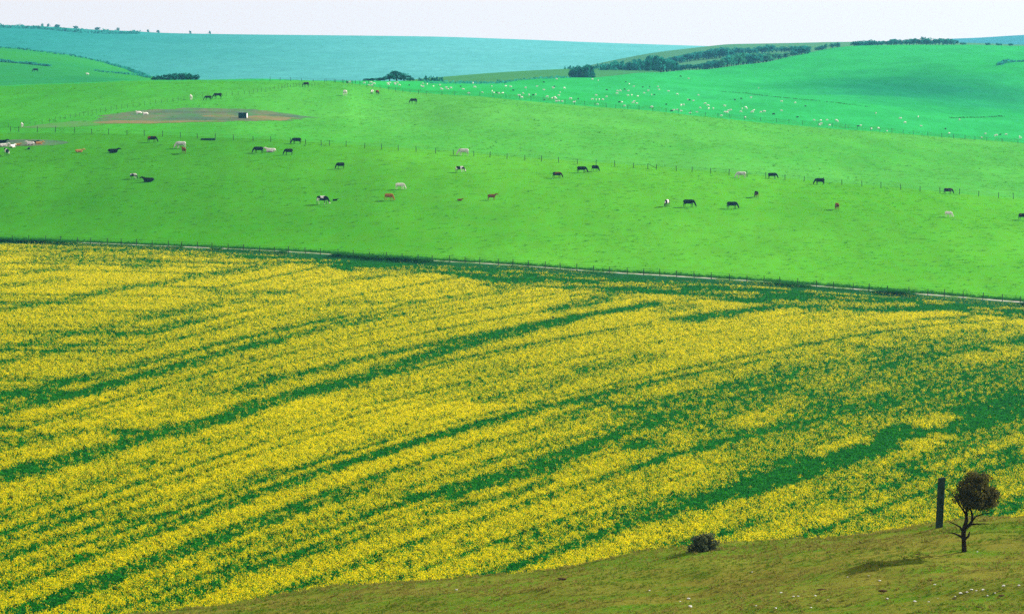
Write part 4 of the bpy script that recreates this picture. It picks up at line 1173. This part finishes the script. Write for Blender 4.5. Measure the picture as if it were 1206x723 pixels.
# trees on the left skyline
for u, t, w, lb in [(50, 30.4, 5, 'left one of two small bushes on the far left skyline'), (57, 30.3, 6, 'right one of two small bushes on the far left skyline'), (66, 32.6, 6, 'dark bush in the hedge under the far left skyline'), (89, 31.6, 8, 'broad round tree on the far left skyline'), (68, 30.8, 8, 'low wide bush on the far left skyline'), (115, 34.2, 9, 'low bush on the skyline where the far hill starts to fall'),
                    (139, 35.3, 5, 'small bush on the skyline left of the single lollipop tree'), (174, 35.6, 4.5, 'small lollipop tree standing clear on the far skyline'), (186, 37.4, 6, 'low round bush right of the lollipop tree on the skyline'), (224, 37.6, 4.5, 'small tree on the skyline, left of two over the copse'), (247, 38.2, 5, 'small tree on the skyline, right of two over the copse')]:
    tree(u, 3480, t + .5, w * .72, 'A', lb, None, sheet=FAR, minh=3.0)

# hedges: one mass of foliage each, too dense to count
def hedge(pts, label, sheet, w=3.0, h=1.8, n=900, mat=None, size=.8, dlo=1200, name='hedge'):
    P = [g(u, v, sheet, ymin=dlo, ymax=4900) for u, v in pts]
    Q = np.array([(p_.x, p_.y) for p_ in P]); seg = np.sqrt(((Q[1:] - Q[:-1]) ** 2).sum(1)); cum = np.r_[0, np.cumsum(seg)]
    r = np.random.default_rng(len(pts) + int(cum[-1]))
    t = r.uniform(0, cum[-1], n)
    x = np.interp(t, cum, Q[:, 0]) + r.normal(0, w * .25, n); y = np.interp(t, cum, Q[:, 1]) + r.normal(0, w * .25, n)
    hh = h * (.55 + .9 * N1(t / 6.0, 3 + 0 * t))
    z = sheet.z(x, y) + r.random(n) * hh
    V, F = quads(np.stack([x, y, z], 1), size, r, .1)
    o = link(name, np_mesh(name, V, F), mats=[mat or M_crownA])
    return tag(o, label, 'hedge')
hedge([(-40, 31), (0, 32.6), (30, 33.8), (60, 35.6), (90, 38.5), (120, 40), (165, 40.4)], 'dark hedge running just under the far left skyline', FAR, w=4, h=3.0, n=1500, size=1.2, dlo=2400)
hedge([(-40, 53.5), (0, 56.8), (20, 58.3), (50, 61.8), (100, 69.3), (125, 75), (150, 82), (166, 88.5), (174, 92)], 'dark hedge along the top of the left spur above the bright green field', SPUR, w=3, h=1.0, n=2200, size=.8)
hedge([(-40, 70.5), (0, 73.2), (25, 75), (45, 77), (58, 78.5)], 'short dark hedge across the bright green field on the left spur', SPUR, w=3, h=1.0, n=900, size=.8)
hedge([(110, 84), (140, 87), (170, 90.5)], 'thin low hedge crossing the lower part of the left spur', SPUR, w=2, h=.7, n=260, size=.6)
hedge([(500, 98.4), (540, 98.6), (570, 98.3), (600, 96.4), (625, 94), (650, 92.9), (665, 92)], 'low dark hedge between the sheep pasture and the rough bank', MAIN, w=5, h=.8, n=700, size=.6, dlo=1100)
hedge([(664, 90.6), (690, 90), (715, 88.2), (735, 86.5), (745, 85)], 'scrubby hedge below the dark thicket at the top of the sheep pasture', MAIN, w=9, h=2.4, n=1100, size=1.0, dlo=1300, mat=M_crownC)
hedge([(1176, 77.4), (1183, 74.6), (1195, 73.3), (1215, 72.6)], 'short hedge high on the sheep pasture at the right edge', MAIN, w=3, h=1.1, n=300, size=.7, dlo=1300)
hedge([(1118, 139.4), (1140, 139), (1165, 138.3), (1182, 137.3)], 'dark line of rough growth along the foot of the hollow at right', MAIN, w=1.5, h=.22, n=260, size=.35, dlo=1050, mat=M_verge)
hedge([(850, 108.5), (880, 110.6), (905, 113.6), (930, 116.3), (968, 119.8), (1000, 123.5), (1024, 126.4)], 'thin dark ditch growth along the upper side of the sheep pasture', MAIN, w=1.6, h=.2, n=360, size=.35, dlo=1050, mat=M_verge)

# ------------------------------------------------------------------ lone tree, post, bush, stones on the near hillside
M_tbark = wood_mat('thorn bark', (.012, .008, .006), (.030, .021, .014))
M_tleaf = leaf_mat('thorn foliage', (.026, .028, .008), (.115, .105, .030), .35, by_object=False)
base = g(1135.5, 650)
px = base.y / FPX        # metres per photograph pixel there
lt = tag(empty('thorn_tree', base), 'small wind clipped thorn tree with dense round dark crown and forked bare trunk', 'tree')
def T(u, v, y=0): return Vector(((u - 1135.5) * px, y * px, (650 - v) * px * 1.0))
def limb(name, pts, rad):
    bm = bmesh.new(); P = [T(*q) for q in pts]
    tube(bm, P, [r_ * px for r_ in rad], 8)
    bmesh.ops.recalc_face_normals(bm, faces=bm.faces)
    me = bpy.data.meshes.new(name); bm.to_mesh(me); bm.free()
    for f in me.polygons: f.use_smooth = True
    link(name, me, lt, [M_tbark])
limb('trunk', [(1135.5, 653), (1135.5, 645), (1135, 636), (1134.5, 627), (1136, 619), (1138, 612), (1137.5, 603), (1139, 592), (1143, 580)], [3.6, 2.9, 2.7, 2.9, 2.6, 2.2, 1.7, 1.3, .8])
limb('branch', [(1136, 622, 0), (1141, 618.5, 2), (1145, 613, 3), (1145, 606, 2), (1142.5, 598, 2), (1146, 585, 4)], [2.0, 2.0, 1.7, 1.3, 1.1, .7])
limb('branch', [(1145, 613, 3), (1149, 608, 4), (1156, 605, 3), (1163, 603.8, 5), (1170, 603, 6)], [1.2, .9, .7, .5, .2])
limb('branch', [(1142, 617, 1), (1149, 616, -2), (1158, 615.5, -3), (1165, 616, -4)], [1.3, .9, .6, .3])
limb('branch', [(1134.5, 626, 0), (1130, 619.5, -2), (1125, 616.5, -3), (1120, 614.3, -4), (1115, 611.5, -4)], [1.7, 1.1, .8, .6, .25])
limb('branch', [(1134, 633, 0), (1129, 630, 2), (1124, 628, 2), (1116, 626.5, 3)], [1.7, 1.2, .9, .4])
limb('branch', [(1137, 634, 0), (1140.5, 630, -2), (1141.5, 625, -2)], [1.4, 1.3, .6])
limb('branch', [(1138, 606, 0), (1134, 600, -5), (1128, 592, -9), (1122, 582, -10)], [1.4, 1.2, .9, .4])
limb('branch', [(1139, 597, 0), (1146, 590, -8), (1156, 583, -13), (1163, 578, -14)], [1.2, 1.0, .8, .4])
limb('branch', [(1141, 590, 2), (1150, 582, 10), (1160, 574, 14), (1165, 568, 12)], [1.1, .9, .7, .4])
limb('branch', [(1139, 594, 0), (1134, 583, 8), (1130, 572, 12)], [1.1, .8, .4])
r = np.random.default_rng(77)
CL = []
cen = np.array([1148.0, 580.0])
for k in range(135):
    d = r.normal(size=3); d /= np.linalg.norm(d)
    rr = r.uniform(.35, .88) ** .6
    x, y, z = d * rr
    if z < -.6: z = -.6 + r.uniform(-.06, .1)
    CL.append((1148.5 + x * 29 + (1.5 if z < 0 else 0), 580.5 - z * 25.5, y * 27, r.uniform(4.2, 6.4)))
cs = []
for u, v, y, rad in CL:
    m = 92
    d = r.normal(size=(m, 3)); d /= np.linalg.norm(d, axis=1)[:, None]
    q = d * (rad * r.uniform(.3, 1.05, m) ** .6)[:, None]
    c0 = np.array(T(u, v, y))
    cs.append(c0 + q * px)
V, F = quads(np.vstack(cs), .050, r, 0)
link('crown', np_mesh('crown', V, F), lt, [M_tleaf])
bm = bmesh.new()
for u, v, y, rad in CL:                                   # fine twigs through the crown, poking out a little
    for k in range(2):
        d = Vector(r.normal(size=3)).normalized() * rad * px * 1.45
        a = T(u, v, y); o0 = T(1143, 592, 0)
        tube(bm, [o0.lerp(a, .55), a, a + d], [.012, .007, .002], 4)
bmesh.ops.recalc_face_normals(bm, faces=bm.faces)
me = bpy.data.meshes.new('twigs'); bm.to_mesh(me); bm.free()
link('twigs', me, lt, [M_tbark])

# gate post, weathered square timber leaning a little
pb = g(1106, 622.5)
pxp = pb.y / FPX
gp = tag(empty('wooden_post', pb, R(14)), 'thick weathered dark timber post leaning slightly by the thorn tree', 'post')
M_timb = wood_mat('weathered grey timber', (.010, .026, .020), (.034, .058, .046))
def timber(bm):
    w, h = 9.0 * pxp, 61 * pxp
    box(bm, (0, 0, h / 2 - .2), (w * .86, w * .62, h + .4), .02)
    for v in bm.verts:
        if v.co.z > h * .5:
            v.co.z += .05 * (v.co.x / w) + .01 * math.sin(v.co.y * 40)
        v.co.x += v.co.z * .045
tm_ = part('shaft', timber, M_timb, gp)
def crack(bm):
    for x, z, l in ((-.05, 1.0, .5), (.06, .75, .8), (.01, 1.5, .4)):
        tube(bm, [(x + z * .045, -.5 * .62 * 9 * pxp - .004, z - l / 2), (x + .008 + z * .045, -.5 * .62 * 9 * pxp - .004, z), (x + z * .045, -.5 * .62 * 9 * pxp - .004, z + l / 2)], [.002, .009, .002], 4)
M_crk, _, b = new_mat('shake in the timber'); b.inputs['Base Color'].default_value = (.006, .008, .007, 1)
part('shake', crack, M_crk, gp)

# bush on the crest
bb = g(833, 651)
pxb = bb.y / FPX
bu = tag(empty('shrub', bb + Vector((0, 1.0, -.15))), 'low round grey green bush on the edge of the hillside against the rape', 'bush')
M_bush = leaf_mat('bush foliage', (.03, .055, .026), (.12, .14, .07), .3, by_object=False)
r = np.random.default_rng(5)
cs = []
for k in range(64):
    d = r.normal(size=3); d /= np.linalg.norm(d); d[2] = abs(d[2])
    c0 = d * r.uniform(.3, .86) * np.array([19, 15, 21]) * pxb * 1.3 + np.array([(-2) * pxb, 0, 1.5 * pxb])
    q = r.normal(size=(90, 3)); q /= np.linalg.norm(q, axis=1)[:, None]
    cs.append(c0 + q * (r.uniform(.3, 1.05, 90) ** .6)[:, None] * 4.2 * pxb)
V, F = quads(np.vstack(cs), .055, r, 0)
link('foliage', np_mesh('foliage', V, F), bu, [M_bush])
bm = bmesh.new()
for k in range(16):
    a = r.uniform(0, 6.28); q = r.uniform(.2, .5)
    tube(bm, [(0, 0, -.1), (math.cos(a) * q * .5, math.sin(a) * q * .5, .3), (math.cos(a) * q, math.sin(a) * q, .62)], [.02, .014, .004], 5)
bmesh.ops.recalc_face_normals(bm, faces=bm.faces)
me = bpy.data.meshes.new('stem'); bm.to_mesh(me); bm.free()
link('stem', me, bu, [M_tbark])

# chalk stones
M_chalk, nt, b = new_mat('chalk flint')
nt.links.new(mix(nt, ramp(nt, noise(nt, 9, 4, .6, obj_coord(nt)), [(.45, (0, 0, 0)), (.65, (1, 1, 1))]), (.66, .68, .66), (.32, .36, .33)), b.inputs['Base Color'])
def stone_mesh(seed):
    r = random.Random(seed); bm = bmesh.new()
    bmesh.ops.create_icosphere(bm, subdivisions=2, radius=.5)
    for v in bm.verts:
        v.co *= r.uniform(.66, 1.2); v.co.z *= .5
    me = bpy.data.meshes.new('chalk_stone'); bm.to_mesh(me); bm.free(); me.materials.append(M_chalk)
    return me
SM = [stone_mesh(i) for i in range(5)]
STONES = [(811, 705.6, 5), (801, 709, 3), (812.7, 715, 6), (885.6, 674, 2.5), (920, 698.7, 4), (934.5, 703, 3.5), (940, 702.6, 3.5), (960, 702, 3.5), (890.5, 714, 3.5), (913.7, 716.5, 3), (975, 707, 3), (1023, 678.5, 3), (1036, 684.5, 4), (1045, 705.6, 4), (765, 696, 3),
          (998, 680, 2.5), (1101, 689, 4), (1131, 699.5, 5.5), (1139, 698, 4), (1144, 695, 4), (1150, 696.5, 4), (1157.6, 695.4, 5), (1182, 690.6, 5), (1200, 690, 4), (1077.6, 709, 5), (1094, 709.6, 4), (1105.6, 706.6, 6.5), (1109, 708, 4), (1194, 647.7, 4), (1198.5, 647, 3), (1151, 650.3, 2.5), (537.5, 695, 4), (1163, 702, 3), (1172, 699, 3), (1125, 703, 3), (955, 716, 3), (914, 717, 2.5)]
for i, (u, v, w) in enumerate(STONES):
    p = g(u, v)
    o = link('chalk_stone', SM[i % 5])
    s_ = .85 * w * p.y / FPX
    o.location = p + Vector((0, 0, .02 + s_ * .12)); o.scale = (s_ * 1.05, s_ * .9, s_ * .95); o.rotation_euler = (0, 0, RNG.uniform(0, 6))
    if u < 600: lb, gr = 'single pale chalk stone on the turf by itself, far from the others', None
    elif u < 830: lb, gr = 'pale chalk stone in the small cluster below the bush', 'chalk stones below the bush'
    elif v < 655: lb, gr = 'small pale chalk stone level with the thorn tree foot', 'chalk stones by the thorn tree'
    elif 1060 < u: lb, gr = 'white chalk stone in the scatter below the thorn tree', 'chalk stones below the thorn tree'
    else: lb, gr = 'small pale chalk stone between the bush and the post', 'chalk stones between bush and post'
    tag(o, lb, 'stone', gr)
# molehills and other dark mounds
M_mole = earth_mat('molehill soil', (.045, .030, .014), (.03, .022, .010), (.06, .05, .02))
def mole_mesh(seed):
    r = random.Random(seed); bm = bmesh.new()
    bmesh.ops.create_icosphere(bm, subdivisions=3, radius=.5)
    for v in bm.verts:
        v.co *= r.uniform(.88, 1.08); v.co.z = max(v.co.z, -.05) * .55
    me = bpy.data.meshes.new('molehill'); bm.to_mesh(me); bm.free(); me.materials.append(M_mole)
    for f in me.polygons: f.use_smooth = True
    return me
MM = [mole_mesh(i) for i in range(3)]
for i, (u, v, w, lb) in enumerate([(662, 681.5, 12, 'dark crumbly molehill near the crest, left of the bush'), (951, 668.5, 8, 'brown molehill on the turf midway between bush and post'), (1083, 653, 13, 'flat dark mound just left of the thorn tree foot'), (1095, 683, 9, 'small dark molehill below the thorn tree and post'), (968, 694.5, 15, 'wide dark molehill low on the turf below the bush'), (1040, 695.5, 13, 'wide dark mound low on the turf below the post'), (1125, 705, 9, 'dark molehill among the chalk stones below the thorn tree'), (1152, 715, 12, 'dark molehill at the bottom edge below the chalk stones'), (1180, 701, 10, 'dark molehill right of the chalk stone scatter')]):
    p = g(u, v); o = link('molehill', MM[i % 3]); s_ = w * p.y / FPX
    o.location = p; o.scale = (s_, s_ * .8, s_ * .42); o.rotation_euler = (0, 0, RNG.uniform(0, 6))
    tag(o, lb, 'molehill', 'molehills and other dark mounds on the near turf')

# ------------------------------------------------------------------ alike things in a row: say which one
ORD = 'first second third fourth fifth sixth seventh eighth ninth tenth eleventh twelfth thirteenth fourteenth fifteenth sixteenth seventeenth eighteenth nineteenth twentieth twenty-first twenty-second twenty-third twenty-fourth twenty-fifth twenty-sixth twenty-seventh twenty-eighth twenty-ninth thirtieth'.split()
bpy.context.view_layer.update()
same = {}
for o in S.objects:
    if o.parent is None and o.get('label'): same.setdefault(o['label'], []).append(o)
for lb, os_ in same.items():
    if len(os_) > 1:
        os_.sort(key=lambda o: o.location.x / o.location.y)
        for i, o in enumerate(os_):
            o['label'] = lb + ', ' + (ORD[i] if i < len(os_) - 1 or i == 0 else 'last') + ' from left' if i < len(os_) - 1 else lb + ', the rightmost'
# ------------------------------------------------------------------ haze
M_haze = bpy.data.materials.new('haze'); M_haze.use_nodes = True
nt = M_haze.node_tree; nt.nodes.clear()
pv = nt.nodes.new('ShaderNodeVolumePrincipled'); mo = nt.nodes.new('ShaderNodeOutputMaterial')
pv.inputs['Color'].default_value = (*HAZE_COLOR, 1)
pv.inputs['Density'].default_value = HAZE_DENSITY
pv.inputs['Anisotropy'].default_value = 0.6
nt.links.new(pv.outputs[0], mo.inputs['Volume'])
bpy.context.view_layer.update()
lo = np.array([1e9] * 3); hi = -lo
for o in S.objects:
    if o.type == 'MESH' and o.data.vertices and o.parent is None and o.get('kind') == 'structure':
        c = np.array([o.matrix_world @ Vector(q) for q in o.bound_box])
        lo = np.minimum(lo, c.min(0)); hi = np.maximum(hi, c.max(0))
bm = bmesh.new()
zlo, zhi = float(lo[2]) - 1.5, max(CAMZ + 3, float(hi[2]) + 9)
x0, x1, y0_, y1 = float(lo[0]) - 30, float(hi[0]) + 30, -60, float(hi[1]) + 40
bmesh.ops.create_cube(bm, size=1, matrix=Matrix.Translation(((x0 + x1) / 2, (y0_ + y1) / 2, (zlo + zhi) / 2)) @ Matrix.Diagonal((x1 - x0, y1 - y0_, zhi - zlo, 1)))
me = bpy.data.meshes.new('haze'); bm.to_mesh(me); bm.free()
tag(link('haze', me, mats=[M_haze]), kind='stuff')
print('haze box', lo, hi, zlo, zhi, 'plants', len(fl))
